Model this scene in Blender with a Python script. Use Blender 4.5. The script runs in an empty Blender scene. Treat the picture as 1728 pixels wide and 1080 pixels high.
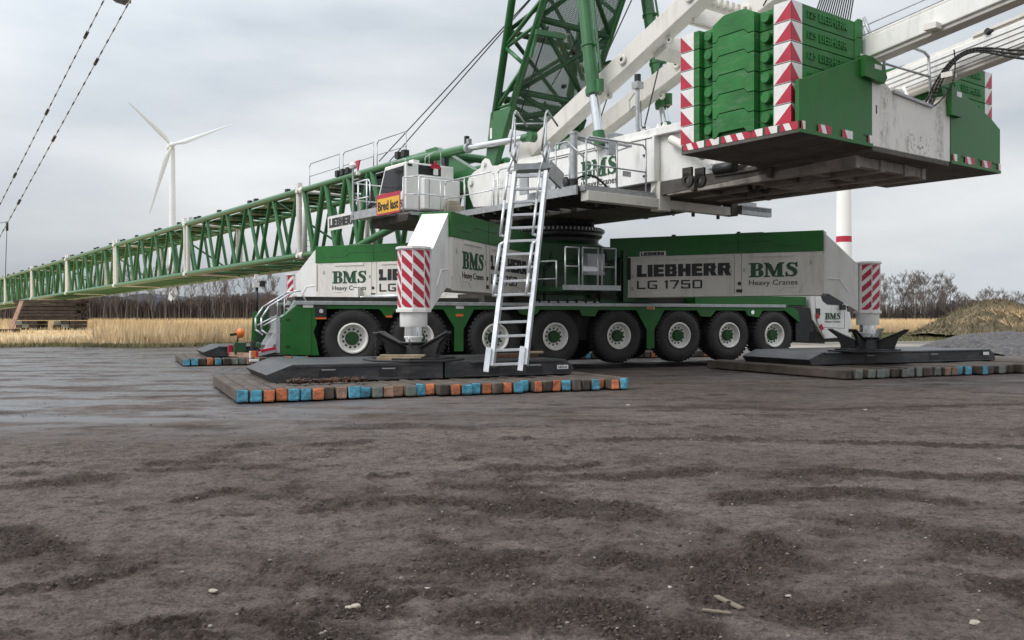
import bpy, math, random
import numpy as np
from mathutils import Matrix, Vector
C = bpy.context.scene
COL = C.collection
R = math.radians
random.seed(7); RNG = np.random.default_rng(11)
# ------------------------------------------------------------------ camera, sky, sun, exposure
F, HZ, CAMH = 1500.0, 537.0, 1.35
cam = bpy.data.cameras.new('camera'); co = bpy.data.objects.new('camera', cam); COL.objects.link(co)
cam.sensor_width = 36.0; cam.lens = 36.0 * F / 1728.0; cam.shift_y = -(540 - HZ) / 1728.0
cam.clip_start = 0.1; cam.clip_end = 6000
co.location = (0, 0, CAMH); co.rotation_euler = (R(90), 0, 0)
C.camera = co
C.view_settings.view_transform = 'Standard'; C.view_settings.look = 'None'
C.view_settings.exposure = 0.0; C.view_settings.gamma = 1.0
SUN_EL, SUN_AZ = 46.0, -118.0         # azimuth from +Y towards +X
w = bpy.data.worlds.new('World'); C.world = w; w.use_nodes = True
nt = w.node_tree; nt.nodes.clear()
def N(t, **k):
    n = nt.nodes.new(t)
    for a, b in k.items(): setattr(n, a, b)
    return n
out = N('ShaderNodeOutputWorld'); bg = N('ShaderNodeBackground'); bg.inputs[1].default_value = 0.1
sky = N('ShaderNodeTexSky', sky_type='NISHITA', sun_disc=False, sun_elevation=R(SUN_EL), sun_rotation=R(SUN_AZ))
tc = N('ShaderNodeTexCoord'); sep = N('ShaderNodeSeparateXYZ'); nt.links.new(tc.outputs['Generated'], sep.inputs[0])
mp = N('ShaderNodeMapping'); mp.inputs['Scale'].default_value = (1.0, 1.0, 3.6); nt.links.new(tc.outputs['Generated'], mp.inputs[0])
n1 = N('ShaderNodeTexNoise'); n1.inputs['Scale'].default_value = 1.9; n1.inputs['Detail'].default_value = 5; n1.inputs['Roughness'].default_value = .5
nt.links.new(mp.outputs[0], n1.inputs[0])
def M_(op, a, b=None, clamp=False):
    n = N('ShaderNodeMath', operation=op, use_clamp=clamp)
    for i, v in enumerate((a, b)):
        if v is None: continue
        if isinstance(v, (int, float)): n.inputs[i].default_value = v
        else: nt.links.new(v, n.inputs[i])
    return n.outputs[0]
# an overcast vault: dimmer at the horizon, about twice as bright overhead, cloud bands from noise
elev = M_('MAXIMUM', sep.outputs[2], 0.0)
lum = M_('ADD', M_('MULTIPLY', M_('POWER', elev, 1.15), 11.0), 5.55)
cl = M_('ADD', M_('MULTIPLY', n1.outputs[0], 1.35), 0.31)
lum = M_('MULTIPLY', lum, cl)
# brighter gap low on the right and high on the left
gx = M_('MULTIPLY', M_('MAXIMUM', sep.outputs[0], 0.0), M_('SUBTRACT', 1.0, M_('MULTIPLY', elev, 4.5, ), True))
lum = M_('ADD', lum, M_('MULTIPLY', gx, 4.0))
gl = M_('MULTIPLY', M_('MAXIMUM', M_('MULTIPLY', sep.outputs[0], -1.0), 0.0), elev)
lum = M_('ADD', lum, M_('MULTIPLY', gl, 14.0))
grey = N('ShaderNodeMixRGB', blend_type='MULTIPLY'); grey.inputs[0].default_value = 1.0
ramp = N('ShaderNodeValToRGB'); ramp.color_ramp.elements[0].position = .36; ramp.color_ramp.elements[1].position = .62
ramp.color_ramp.elements[0].color = (.86, .945, 1.03, 1); ramp.color_ramp.elements[1].color = (.96, .98, 1.0, 1)
nt.links.new(n1.outputs[0], ramp.inputs[0])
comb = N('ShaderNodeCombineColor')
for i in range(3): nt.links.new(lum, comb.inputs[i])
nt.links.new(ramp.outputs[0], grey.inputs[1]); nt.links.new(comb.outputs[0], grey.inputs[2])
mx = N('ShaderNodeMixRGB'); mx.inputs[0].default_value = 0.96
nt.links.new(sky.outputs[0], mx.inputs[1]); nt.links.new(grey.outputs[0], mx.inputs[2])
nt.links.new(mx.outputs[0], bg.inputs[0]); nt.links.new(bg.outputs[0], out.inputs[0])
sl = bpy.data.lights.new('sun', 'SUN'); sl.energy = 1.9; sl.angle = R(28); sl.color = (1, .97, .93)
so_ = bpy.data.objects.new('sun', sl); COL.objects.link(so_)
sd = Vector((math.sin(R(SUN_AZ)) * math.cos(R(SUN_EL)), math.cos(R(SUN_AZ)) * math.cos(R(SUN_EL)), math.sin(R(SUN_EL))))
# an overcast sun a little behind the camera's left
so_.rotation_euler = sd.to_track_quat('Z', 'Y').to_euler(); so_.location = (-30, -30, 60)

# ------------------------------------------------------------------ materials
MATS = {}
def mat(name, col, rough=.5, metal=0.0, var=.12, vscale=3.0, dirt=None, dirt_amt=.0, dscale=(2, 2, 1.2), bump=0.0, bscale=30, spec=.5, coat=0.0, lo=.5):
    m = bpy.data.materials.new(name); m.use_nodes = True; t = m.node_tree; b = t.nodes['Principled BSDF']
    b.inputs['Roughness'].default_value = rough; b.inputs['Metallic'].default_value = metal
    b.inputs['Specular IOR Level'].default_value = spec
    if coat: b.inputs['Coat Weight'].default_value = coat
    g = t.nodes.new('ShaderNodeTexCoord')
    n = t.nodes.new('ShaderNodeTexNoise'); n.inputs['Scale'].default_value = vscale; n.inputs['Detail'].default_value = 6
    oi = t.nodes.new('ShaderNodeObjectInfo'); vm = t.nodes.new('ShaderNodeVectorMath'); vm.operation = 'SCALE'; vm.inputs[0].default_value = (37, 53, 29); t.links.new(oi.outputs['Random'], vm.inputs['Scale'])
    va = t.nodes.new('ShaderNodeVectorMath'); va.operation = 'ADD'; t.links.new(g.outputs['Object'], va.inputs[0]); t.links.new(vm.outputs[0], va.inputs[1])
    t.links.new(va.outputs[0], n.inputs[0])
    r = t.nodes.new('ShaderNodeValToRGB'); e = r.color_ramp.elements
    e[0].position = .3; e[1].position = .7
    e[0].color = tuple(c * (1 - var) for c in col) + (1,); e[1].color = tuple(min(1, c * (1 + var)) for c in col) + (1,)
    t.links.new(n.outputs[0], r.inputs[0]); last = r.outputs[0]
    if dirt:
        mp = t.nodes.new('ShaderNodeMapping'); mp.inputs['Scale'].default_value = dscale; t.links.new(va.outputs[0], mp.inputs[0])
        d = t.nodes.new('ShaderNodeTexNoise'); d.inputs['Scale'].default_value = 2.0; d.inputs['Detail'].default_value = 9; d.inputs['Roughness'].default_value = .68
        t.links.new(mp.outputs[0], d.inputs[0])
        dr = t.nodes.new('ShaderNodeValToRGB'); dr.color_ramp.elements[0].position = lo; dr.color_ramp.elements[1].position = .72
        dr.color_ramp.elements[0].color = (0, 0, 0, 1); dr.color_ramp.elements[1].color = (dirt_amt,) * 3 + (1,)
        t.links.new(d.outputs[0], dr.inputs[0])
        mxn = t.nodes.new('ShaderNodeMixRGB'); t.links.new(dr.outputs[0], mxn.inputs[0]); t.links.new(last, mxn.inputs[1]); mxn.inputs[2].default_value = tuple(dirt) + (1,)
        last = mxn.outputs[0]
    t.links.new(last, b.inputs['Base Color'])
    rr = t.nodes.new('ShaderNodeMapRange'); rr.inputs['To Min'].default_value = max(.04, rough - .1); rr.inputs['To Max'].default_value = min(1, rough + .12)
    t.links.new(n.outputs[0], rr.inputs[0]); t.links.new(rr.outputs[0], b.inputs['Roughness'])
    if bump:
        bn = t.nodes.new('ShaderNodeTexNoise'); bn.inputs['Scale'].default_value = bscale; bn.inputs['Detail'].default_value = 5
        t.links.new(g.outputs['Object'], bn.inputs[0])
        bp = t.nodes.new('ShaderNodeBump'); bp.inputs['Strength'].default_value = bump; bp.inputs['Distance'].default_value = .02
        t.links.new(bn.outputs[0], bp.inputs['Height']); t.links.new(bp.outputs[0], b.inputs['Normal'])
    MATS[name] = m; return m
BR = (.16, .12, .085)
WHITE = mat('white_paint', (.78, .77, .74), .38, var=.03, dirt=(.42, .37, .31), dirt_amt=.4, dscale=(2.2, 2.2, .4), coat=.2)
RIMW = mat('rim_white', (.86, .84, .79), .4, var=.03, dirt=(.5, .45, .38), dirt_amt=.3, dscale=(4, 4, 4))
OFFW = mat('cream_paint', (.70, .67, .615), .42, var=.03, dirt=(.36, .31, .25), dirt_amt=.4, dscale=(2.2, 2.2, .4), coat=.1)
SOILED = mat('soiled_white_paint', (.74, .71, .66), .5, var=.04, dirt=(.17, .13, .10), dirt_amt=.8, dscale=(1.9, 1.9, .55), lo=.56)
GREEN = mat('green_paint', (.014, .13, .020), .42, var=.12, dirt=(.075, .085, .05), dirt_amt=.4, dscale=(2.5, 2.5, .6), coat=.05, spec=.35)
HUBG = mat('dull_hub_green', (.014, .07, .018), .5, var=.3, dirt=(.06, .055, .04), dirt_amt=.6, spec=.3)
DGREEN = mat('dark_green_paint', (.012, .062, .018), .42, var=.2, dirt=(.03, .05, .03), dirt_amt=.5)
BGREEN = mat('boom_green_paint', (.022, .13, .034), .35, var=.15, dirt=(.05, .09, .05), dirt_amt=.4, coat=.2)
CWG = mat('counterweight_green', (.026, .155, .036), .5, var=.22, vscale=2.2, spec=.3, dirt=(.13, .2, .13), dirt_amt=.6, dscale=(1.2, 1.2, 5), lo=.53, bump=.25, bscale=14)
RED = mat('reflective_red', (.42, .012, .04), .4, var=.14, dirt=(.25, .05, .05), dirt_amt=.3)
MWHITE = mat('reflective_white', (.74, .72, .70), .45, var=.06, dirt=(.4, .36, .32), dirt_amt=.5)
BLACK = mat('black_steel', (.013, .013, .014), .45, var=.35, dirt=(.05, .045, .04), dirt_amt=.6, bump=.2)
DARK = mat('dark_underside', (.03, .027, .024), .75, var=.35, dirt=(.09, .075, .06), dirt_amt=.5)
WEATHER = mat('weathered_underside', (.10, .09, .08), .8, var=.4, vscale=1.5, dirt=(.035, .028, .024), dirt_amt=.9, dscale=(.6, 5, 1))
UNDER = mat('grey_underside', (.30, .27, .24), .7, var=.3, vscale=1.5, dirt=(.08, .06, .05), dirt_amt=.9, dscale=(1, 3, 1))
RUBBER = mat('rubber', (.030, .028, .027), .75, var=.25, dirt=(.06, .052, .047), dirt_amt=.6, bump=.2, bscale=18)
GALV = mat('galvanised_steel', (.42, .43, .44), .45, metal=.55, var=.15, vscale=9, dirt=(.2, .19, .18), dirt_amt=.4)
ALU = mat('aluminium', (.66, .67, .69), .34, metal=.5, var=.1, vscale=6, dirt=(.35, .34, .33), dirt_amt=.3)
CHROME = mat('chrome', (.72, .73, .75), .16, metal=.95, var=.05)
PAD = mat('steel_plate', (.026, .027, .031), .42, var=.5, vscale=2.0, dirt=(.13, .115, .10), dirt_amt=.6, dscale=(1, 1, 3), bump=.25, bscale=8)
WOOD = mat('weathered_timber', (.082, .066, .054), .85, var=.4, vscale=2.5, dirt=(.05, .04, .034), dirt_amt=.8, dscale=(6, .5, 3), bump=.6, bscale=16)
WOOD2 = mat('old_brown_timber', (.062, .045, .036), .9, var=.5, vscale=3, dirt=(.022, .017, .015), dirt_amt=.9, bump=.8)
PLANK = mat('pale_plank', (.30, .23, .15), .8, var=.2, vscale=4, dirt=(.14, .1, .07), dirt_amt=.5)
BLUEP = mat('worn_blue_paint', (.085, .36, .50), .7, var=.35, vscale=5, dirt=(.075, .06, .05), dirt_amt=.95, dscale=(3.5, 3.5, 6), lo=.44, bump=.7)
ORANP = mat('worn_orange_paint', (.62, .19, .075), .7, var=.32, vscale=5, dirt=(.085, .06, .045), dirt_amt=.95, dscale=(3.5, 3.5, 6), lo=.45, bump=.7)
FADEP = mat('faded_paint', (.17, .19, .17), .8, var=.25, vscale=5, dirt=(.11, .08, .06), dirt_amt=.8, dscale=(4, 4, 5), bump=.5)
PALEP = mat('faded_pink_paint', (.32, .19, .135), .8, var=.25, vscale=5, dirt=(.11, .08, .06), dirt_amt=.8, dscale=(4, 4, 5), bump=.5)
GLASS = mat('dark_glass', (.012, .014, .016), .1, var=.3, spec=.35)
CREAMB = mat('dirty_cream', (.36, .32, .25), .8, var=.2, dirt=(.2, .16, .12), dirt_amt=.6)
TXTG = mat('dark_green_lettering', (.012, .065, .025), .45, var=.1)
TXTK = mat('black_lettering', (.012, .011, .012), .45, var=.15)
TXTW = mat('white_lettering', (.7, .7, .68), .5, var=.05)
YEL = mat('yellow_sign', (.72, .40, .035), .5, var=.08)
ORANGE = mat('orange_lamp', (.7, .16, .02), .3, var=.1)
TURB = mat('turbine_white', (.80, .81, .82), .45, var=.03, vscale=.1)
CABLE = mat('wire_rope', (.06, .06, .062), .5, metal=.3, var=.2)
BLUECLOTH = mat('dark_blue_cloth', (.04, .06, .09), .9, var=.3, vscale=12, bump=.5)
CARD = mat('cardboard', (.32, .22, .13), .9, var=.1)
RUST = mat('rusty_chain', (.12, .06, .035), .8, var=.4, vscale=20)
SPLINT = mat('grey_splinter', (.17, .14, .105), .9, var=.2)
STONE = mat('pale_stone', (.33, .29, .245), .85, var=.2, vscale=15, bump=.4)
BARK = mat('bare_bark', (.12, .10, .092), .9, var=.25, vscale=.8)
BARK2 = mat('grey_bark', (.15, .135, .13), .9, var=.25, vscale=.8)
HEDGE = mat('bare_brushwood', (.088, .072, .066), .95, var=.4, vscale=.15)
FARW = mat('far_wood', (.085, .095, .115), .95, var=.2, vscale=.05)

# ------------------------------------------------------------------ helpers
WM = {}
def frame(o, ang, z=0.0):
    return Matrix.Translation((o[0], o[1], z)) @ Matrix.Rotation(ang, 4, 'Z')
def dirframe(o, d, z=0.0): return frame(o, math.atan2(d[1], d[0]), z)
I4 = Matrix.Identity(4)
class MB:
    def __init__(s): s.v = []; s.f = []; s.m = []; s.mats = []; s.sm = []
    def mi(s, m):
        if m not in s.mats: s.mats.append(m)
        return s.mats.index(m)
    def add(s, vs, fs, m, smooth=False):
        b = len(s.v); s.v += [tuple(p) for p in vs]; k = s.mi(m)
        for f in fs: s.f.append([b + i for i in f]); s.m.append(k); s.sm.append(smooth)
        return s
    def box(s, x0, x1, y0, y1, z0, z1, m):
        v = [(x, y, z) for z in (z0, z1) for y in (y0, y1) for x in (x0, x1)]
        return s.add(v, [(0, 2, 3, 1), (4, 5, 7, 6), (0, 1, 5, 4), (2, 6, 7, 3), (0, 4, 6, 2), (1, 3, 7, 5)], m)
    def bar(s, p, q, a, b, m, up=(0, 0, 1)):      # rectangular bar from p to q, a wide (sideways), b high
        p = Vector(p); q = Vector(q); d = (q - p).normalized(); u = Vector(up)
        if abs(d.dot(u)) > .98: u = Vector((1, 0, 0))
        x = d.cross(u).normalized(); y = x.cross(d).normalized()
        v = [c + x * i * a / 2 + y * j * b / 2 for c in (p, q) for i, j in ((-1, -1), (1, -1), (1, 1), (-1, 1))]
        return s.add(v, [(0, 1, 2, 3), (7, 6, 5, 4), (0, 4, 5, 1), (1, 5, 6, 2), (2, 6, 7, 3), (3, 7, 4, 0)], m)
    def tube(s, p, q, r, m, n=8, r2=None, caps=True):
        p = Vector(p); q = Vector(q); d = (q - p)
        if d.length < 1e-6: return s
        d.normalize(); u = Vector((0, 0, 1)) if abs(d.z) < .95 else Vector((1, 0, 0))
        x = d.cross(u).normalized(); y = x.cross(d); r2 = r if r2 is None else r2
        v = []
        for c, rr in ((p, r), (q, r2)):
            for i in range(n):
                a = 2 * math.pi * i / n; v.append(c + x * math.cos(a) * rr + y * math.sin(a) * rr)
        s.add(v, [(i, (i + 1) % n, n + (i + 1) % n, n + i) for i in range(n)], m, True)
        if caps: b = len(s.v) - 2 * n; s.f += [[b + i for i in range(n)][::-1], [b + n + i for i in range(n)]]; s.m += [s.mi(m)] * 2; s.sm += [False] * 2
        return s
    def path(s, pts, r, m, n=6, close=False):
        pts = [Vector(p) for p in pts]
        k = len(pts)
        for i in range(k - 1 + (1 if close else 0)): s.tube(pts[i], pts[(i + 1) % k], r, m, n)
        return s
    def prism(s, poly, a0, a1, m, axis='y'):       # polygon of (u,v) extruded along axis
        def P(u, v, a): return (u, a, v) if axis == 'y' else (a, u, v) if axis == 'x' else (u, v, a)
        n = len(poly); v = [P(u, w_, a0) for u, w_ in poly] + [P(u, w_, a1) for u, w_ in poly]
        return s.add(v, [tuple(range(n))[::-1], tuple(range(n, 2 * n))] + [(i, (i + 1) % n, n + (i + 1) % n, n + i) for i in range(n)], m)
    def lathe(s, prof, m, c=(0, 0, 0), axis='z', n=24, smooth=True):
        v = []; L = len(prof)
        for i in range(n):
            a = 2 * math.pi * i / n; ca, sa = math.cos(a), math.sin(a)
            for r, h in prof:
                p = (r * ca, r * sa, h) if axis == 'z' else (r * ca, h, r * sa) if axis == 'y' else (h, r * ca, r * sa)
                v.append((p[0] + c[0], p[1] + c[1], p[2] + c[2]))
        return s.add(v, [(i * L + j, ((i + 1) % n) * L + j, ((i + 1) % n) * L + j + 1, i * L + j + 1) for i in range(n) for j in range(L - 1)], m, smooth)
    def pieces(s):
        par = list(range(len(s.v)))
        def find(i):
            while par[i] != i: par[i] = par[par[i]]; i = par[i]
            return i
        for f in s.f:
            a = find(f[0])
            for i in f[1:]:
                b = find(i)
                if a != b: par[b] = a
        V = np.array(s.v, float); rt = np.array([find(i) for i in range(len(V))]); ids, isl = np.unique(rt, return_inverse=True); k = len(ids)
        if k < 2 or k > 260: return None
        lo = np.array([V[isl == i].min(0) for i in range(k)]); hi = np.array([V[isl == i].max(0) for i in range(k)]); sz = (hi - lo).max(1)
        gap = np.maximum(0, np.maximum(lo[:, None] - hi[None], lo[None] - hi[:, None])); nearm = np.sqrt((gap ** 2).sum(2)) <= np.maximum(.02, .48 * np.maximum(sz[:, None], sz[None]))
        lab = -np.ones(k, int); n = 0
        for i in range(k):
            if lab[i] >= 0: continue
            st = [i]; lab[i] = n
            while st:
                j = st.pop()
                for q in np.nonzero(nearm[j] & (lab < 0))[0]: lab[q] = n; st.append(q)
            n += 1
        if n < 2: return None
        out = []
        for p in range(n):
            m = MB(); m.mats = list(s.mats); idx = {}
            for f, mi, sm in zip(s.f, s.m, s.sm):
                if lab[isl[f[0]]] != p: continue
                for i in f:
                    if i not in idx: idx[i] = len(m.v); m.v.append(s.v[i])
                m.f.append([idx[i] for i in f]); m.m.append(mi); m.sm.append(sm)
            out.append(m)
        return sorted(out, key=lambda m: -float(np.ptp(np.array(m.v), 0).sum()))
    def build(s, name, parent=None, M=I4, bevel=0.0, recenter=True, kind=None, split=True):
        if split and parent is not None and name != 'lettering':
            ps = s.pieces()
            if ps:
                os_ = [p.build(name, parent, M, bevel, recenter, kind, False) for p in ps]; return os_[0]
        V = np.array(s.v, float)
        if recenter:
            lo, hi = V.min(0), V.max(0); c = np.array([(lo[0] + hi[0]) / 2, (lo[1] + hi[1]) / 2, lo[2]]); V = V - c
            M = M @ Matrix.Translation(c)
        me = bpy.data.meshes.new(name); me.from_pydata(V.tolist(), [], s.f)
        for m in s.mats: me.materials.append(m)
        me.polygons.foreach_set('material_index', s.m); me.polygons.foreach_set('use_smooth', s.sm)
        import bmesh
        if len(s.f) < 60000:
            bm = bmesh.new(); bm.from_mesh(me); bmesh.ops.recalc_face_normals(bm, faces=bm.faces)
            for e in bm.edges:
                if len(e.link_faces) == 2 and e.calc_face_angle(0) > .62: e.smooth = False
            bm.to_mesh(me); bm.free()
        me.update()
        o = bpy.data.objects.new(name, me); COL.objects.link(o)
        place(o, M, parent)
        if bevel:
            b = o.modifiers.new('bevel', 'BEVEL'); b.width = bevel; b.segments = 2; b.limit_method = 'ANGLE'; b.angle_limit = R(40); b.harden_normals = False
        if kind: o['kind'] = kind
        return o
def place(o, M, parent=None):
    WM[o.name] = M.copy()
    if parent: o.parent = parent; o.matrix_basis = WM[parent.name].inverted() @ M
    else: o.matrix_basis = M
    return o
def tag(o, label=None, cat=None, group=None, kind=None):
    if label: o['label'] = label
    if cat: o['category'] = cat
    if group: o['group'] = group
    if kind: o['kind'] = kind
    return o
def empty(name, M, label, cat, group=None):
    o = bpy.data.objects.new(name, None); COL.objects.link(o); o.empty_display_size = .3; place(o, M); return tag(o, label, cat, group)
def dup(o, M, parent=None):                        # a copy of a thing or part with copies of its own parts
    c = o.copy(); COL.objects.link(c)
    W0 = WM[o.name]; kids = [k for k in o.children]
    c.parent = None; place(c, M, parent)
    for k in kids: dup(k, M @ W0.inverted() @ WM[k.name], c)
    return c
# pixel of the photograph (1728 x 1080) -> real point in a local frame
T = np.array([1.25, 25.15])
FR = {'K': frame((-3.82, 21.3), R(23.7)), 'S': frame(T, R(-53.13)),
      'R': dirframe((8.83, 22.08), (-.905, .427)), 'N': dirframe((-1.93, 17.44), (.338, .941)), 'F': dirframe((-6.79, 27.98), (.913, -.407)),
      'W': I4}
def ray(px, py): return Vector(((px - 864) / F, 1.0, -(py - HZ) / F))
def at(px, py, Y): r = ray(px, py) * Y; r.z += CAMH; return r
def hit(fr, px, py, ax, val):
    Mi = FR[fr].inverted(); o = Mi @ Vector((0, 0, CAMH)); d = Mi.to_3x3() @ ray(px, py); t = (val - o[ax]) / d[ax]; return o + d * t
def ony(fr, px, py, y): p = hit(fr, px, py, 1, y); return (p.x, p.z)
def onx(fr, px, py, x): p = hit(fr, px, py, 0, x); return (p.y, p.z)
def onz(fr, px, py, z): p = hit(fr, px, py, 2, z); return (p.x, p.y)

# lettering: flat shapes a few millimetres thick, fitted into a rectangle of a plane
def font_polys(body, bold=0.0, sx=1.0):
    cu = bpy.data.curves.new('t', 'FONT'); cu.body = body; cu.offset = bold; cu.resolution_u = 3; cu.fill_mode = 'BOTH'; cu.extrude = 0.004
    o = bpy.data.objects.new('t', cu); COL.objects.link(o)
    dg = bpy.context.evaluated_depsgraph_get(); me = bpy.data.meshes.new_from_object(o.evaluated_get(dg))
    v = [tuple(p.co) for p in me.vertices]; f = [tuple(p.vertices) for p in me.polygons]
    bpy.data.objects.remove(o); bpy.data.curves.remove(cu); bpy.data.meshes.remove(me)
    return v, f
_cache = {}
def bms_polys():                                   # slab-serif capitals
    mb = MB(); k = WHITE
    def P(poly): mb.prism(poly, -.004, .004, k, 'z')
    def rect(x0, x1, y0, y1): P([(x0, y0), (x1, y0), (x1, y1), (x0, y1)])
    def ribbon(pts, ws):
        L = len(pts)
        for i in range(L - 1):
            a, b = Vector(pts[i]), Vector(pts[i + 1])
            def nrm(j):
                p, q = Vector(pts[max(0, j - 1)]), Vector(pts[min(L - 1, j + 1)]); d = (q - p).normalized(); return Vector((-d.y, d.x))
            na, nb = nrm(i) * ws[i] / 2, nrm(i + 1) * ws[i + 1] / 2
            P([tuple(a - na), tuple(b - nb), tuple(b + nb), tuple(a + na)])
    # B
    rect(.0, .5, 0, .1); rect(0, .5, .9, 1); rect(.1, .38, .1001, .8999); rect(.3801, .5, .46, .55)
    for yc, h, x in ((.745, .2, .5), (.275, .225, .53)):
        pts = [(.45, yc + h)] + [(x + .14 * math.cos(a), yc + h * math.sin(a)) for a in np.linspace(R(80), R(-80), 9)] + [(.45, yc - h)]
        ribbon(pts, [.1, .1, .14, .22, .27, .28, .27, .22, .14, .1, .1])
    # M
    ox = .82
    rect(ox, ox + .34, 0, .1); rect(ox + .6, ox + 1.12, 0, .1); rect(ox, ox + .3, .9, 1); rect(ox + .8, ox + 1.12, .9, 1)
    rect(ox + .1, ox + .22, .1001, .8999); rect(ox + .74, ox + 1.02, .1001, .8999)
    P([(ox + .1, .899), (ox + .4, .899), (ox + .62, .3), (ox + .48, .02)]); P([(ox + .47, .03), (ox + .58, .03), (ox + .86, .899), (ox + .74, .899)])
    # S
    ox = 1.98
    pts = [(.62, .74), (.56, .89), (.38, .945), (.22, .89), (.17, .77), (.23, .64), (.37, .55), (.5, .46), (.56, .3), (.52, .14), (.36, .055), (.16, .11), (.08, .28)]
    ribbon([(ox + x, y) for x, y in pts], [.07, .1, .11, .16, .22, .25, .27, .27, .24, .17, .11, .1, .07])
    rect(ox + .58, ox + .67, .66, 1.0); rect(ox + .03, ox + .12, 0, .35)
    return mb.v, mb.f
HEAVY = {'L': (.8, [(0, .4, 0, 1), (.4, .8, 0, .27)]), 'I': (.4, [(0, .4, 0, 1)]), 'E': (.84, [(0, .4, 0, 1), (.4, .84, 0, .25), (.4, .8, .39, .62), (.4, .84, .76, 1)]),
         'B': (.96, [(0, .4, 0, 1), (.4, .88, .77, 1), (.4, .9, .4, .6), (.4, .9, 0, .23), (.58, .94, .6, .77), (.58, .96, .23, .4)]), 'H': (1.0, [(0, .4, 0, 1), (.4, .6, .37, .63), (.6, 1.0, 0, 1)]),
         'R': (1.02, [(0, .4, 0, 1), (.4, .9, .77, 1), (.4, .9, .38, .6), (.58, .97, .6, .77), [(.44, .38), (.84, .38), (1.04, 0), (.62, 0)]])}
THIN = {'L': (.8, [(0, .17, 0, 1), (.17, .8, 0, .17)]), 'G': (.88, [(0, .17, .05, .95), (.17, .88, .83, 1), (.17, .88, 0, .17), (.71, .88, .17, .52), (.45, .71, .37, .52)]), ' ': (.3, []),
        '1': (.27, [(.1, .27, 0, 1), (0, .1, .76, .92)]), '7': (.82, [(0, .82, .83, 1), [(.62, .83), (.82, .83), (.44, 0), (.24, 0)]]),
        '5': (.82, [(0, .8, .84, 1), (0, .17, .46, .84), (.17, .82, .46, .62), (.65, .82, .16, .46), (0, .82, 0, .16), (0, .17, .16, .28)]), '0': (.86, [(0, .17, .04, .96), (.69, .86, .04, .96), (.17, .69, .84, 1), (.17, .69, 0, .16)])}
def block_polys(body):
    F_, gap = (HEAVY, .09) if all(c in HEAVY for c in body) else (THIN, .2); mb = MB(); x = 0
    for c in body:
        w_, sh = F_[c]
        for r_ in sh:
            if isinstance(r_, list): mb.prism([(x + a, b) for a, b in r_], -.004, .004, WHITE, 'z')
            else: mb.prism([(x + r_[0], r_[2]), (x + r_[1], r_[2]), (x + r_[1], r_[3]), (x + r_[0], r_[3])], -.004, .004, WHITE, 'z')
        x += w_ + gap
    return mb.v, mb.f
def text(body, name, parent, M, x0, x1, z0, z1, off, m, rev=False, axis='y', bold=0.0, depth=1.0):
    """flat letters in the plane y=off (axis y) or x=off (axis x) of frame M, between x0..x1 and z0..z1; rev: reads towards -x"""
    key = (body, bold)
    if key not in _cache: _cache[key] = bms_polys() if body == 'BMS' else block_polys(body) if body in ('LIEBHERR', 'LG 1750') else font_polys(body, bold)
    v, f = _cache[key]; A = np.array(v); lo, hi = A.min(0), A.max(0)
    u = (A[:, 0] - lo[0]) / (hi[0] - lo[0]); q = (A[:, 1] - lo[1]) / (hi[1] - lo[1]); d = A[:, 2] * depth
    if rev: u = 1 - u
    X = x0 + u * (x1 - x0); Z = z0 + q * (z1 - z0)
    V = np.stack([X, off + d, Z], 1) if axis == 'y' else np.stack([off + d, X, Z], 1)
    mb = MB(); mb.add(V.tolist(), f, m); return mb.build(name, parent, M)

# ------------------------------------------------------------------ the crane
KF, SF = FR['K'], FR['S']
crane = empty('mobile_crane', frame((KF @ Vector((6.2, 1.5, 0)))[:2], R(23.7)),
              'huge green and white lattice boom mobile crane on eight axles standing on four outriggers', 'crane')
K = lambda px, py, y=0.0: ony('K', px, py, y)
# chassis ---------------------------------------------------------------
RAILZ = 1.72
ch = MB()
ch.box(-1.6, 13.9, .5, 2.5, .75, 1.66, DARK)
ch.box(-1.3, 13.2, -.02, 3.02, 1.66, 1.735, DGREEN)
for y in (-.045, 3.02): ch.box(-1.33, 13.08, y, y + .025, 1.665, 1.755, GALV)
def skirt(pxs):
    p = [K(x, y) for x, y in pxs]
    ch.prism(p, -.015, .03, GREEN); ch.prism(p, 2.97, 3.015, GREEN)
top = RAILZ - .05
def drop(pts):
    p = [K(*q) for q in pts]; p = [(x, min(z, 1.664)) for x, z in p]
    ch.prism(p, -.015, .035, GREEN); ch.prism(p, 2.965, 3.015, GREEN)
    return p
drop([(630, 505), (642, 524), (649, 534), (660, 534), (667, 524), (680, 505)])
drop([(744, 505), (767, 553), (767, 593), (782, 593), (782, 556), (803, 505)])
drop([(868, 505), (878, 530), (895, 534), (906, 530), (915, 505)])
drop([(975, 505), (982, 533), (1004, 534), (1012, 505)])
drop([(1070, 505), (1091, 556), (1091, 588), (1104, 588), (1104, 556), (1124, 505)])
drop([(1172, 505), (1182, 534), (1199, 535), (1212, 505)])
drop([(1254, 505), (1262, 533), (1280, 536), (1290, 505)])
drop([(1318, 505), (1349, 545), (1347, 526), (1340, 505)])
# thin arch strip joining the drops
ch.box(-.9, 13.08, -.012, .02, 1.57, 1.664, GREEN); ch.box(-.9, 13.08, 2.98, 3.012, 1.57, 1.664, GREEN)
ch.box(9.9, 13.95, .06, 2.94, 1.736, 2.0, GREEN)
ch.box(3.6, 9.85, .5, 2.5, 1.736, 2.02, DARK); ch.box(-1.2, 3.6, .9, 2.1, 1.736, 1.88, DARK)
for x in (0.01, 1.7, 3.7, 5.42, 7.35, 9.31, 11.03, 12.66):          # axles
    ch.tube((x, .3, .86), (x, 2.7, .86), .13, DARK, 10)
    ch.box(x - .24, x + .24, 1.2, 1.8, .62, 1.1, DARK)
    for y in (.62, 2.38): ch.tube((x, y, .86), (x + .28, y, 1.5), .07, DARK, 8)
chassis = ch.build('carrier_chassis', crane, KF, bevel=.008)
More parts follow.
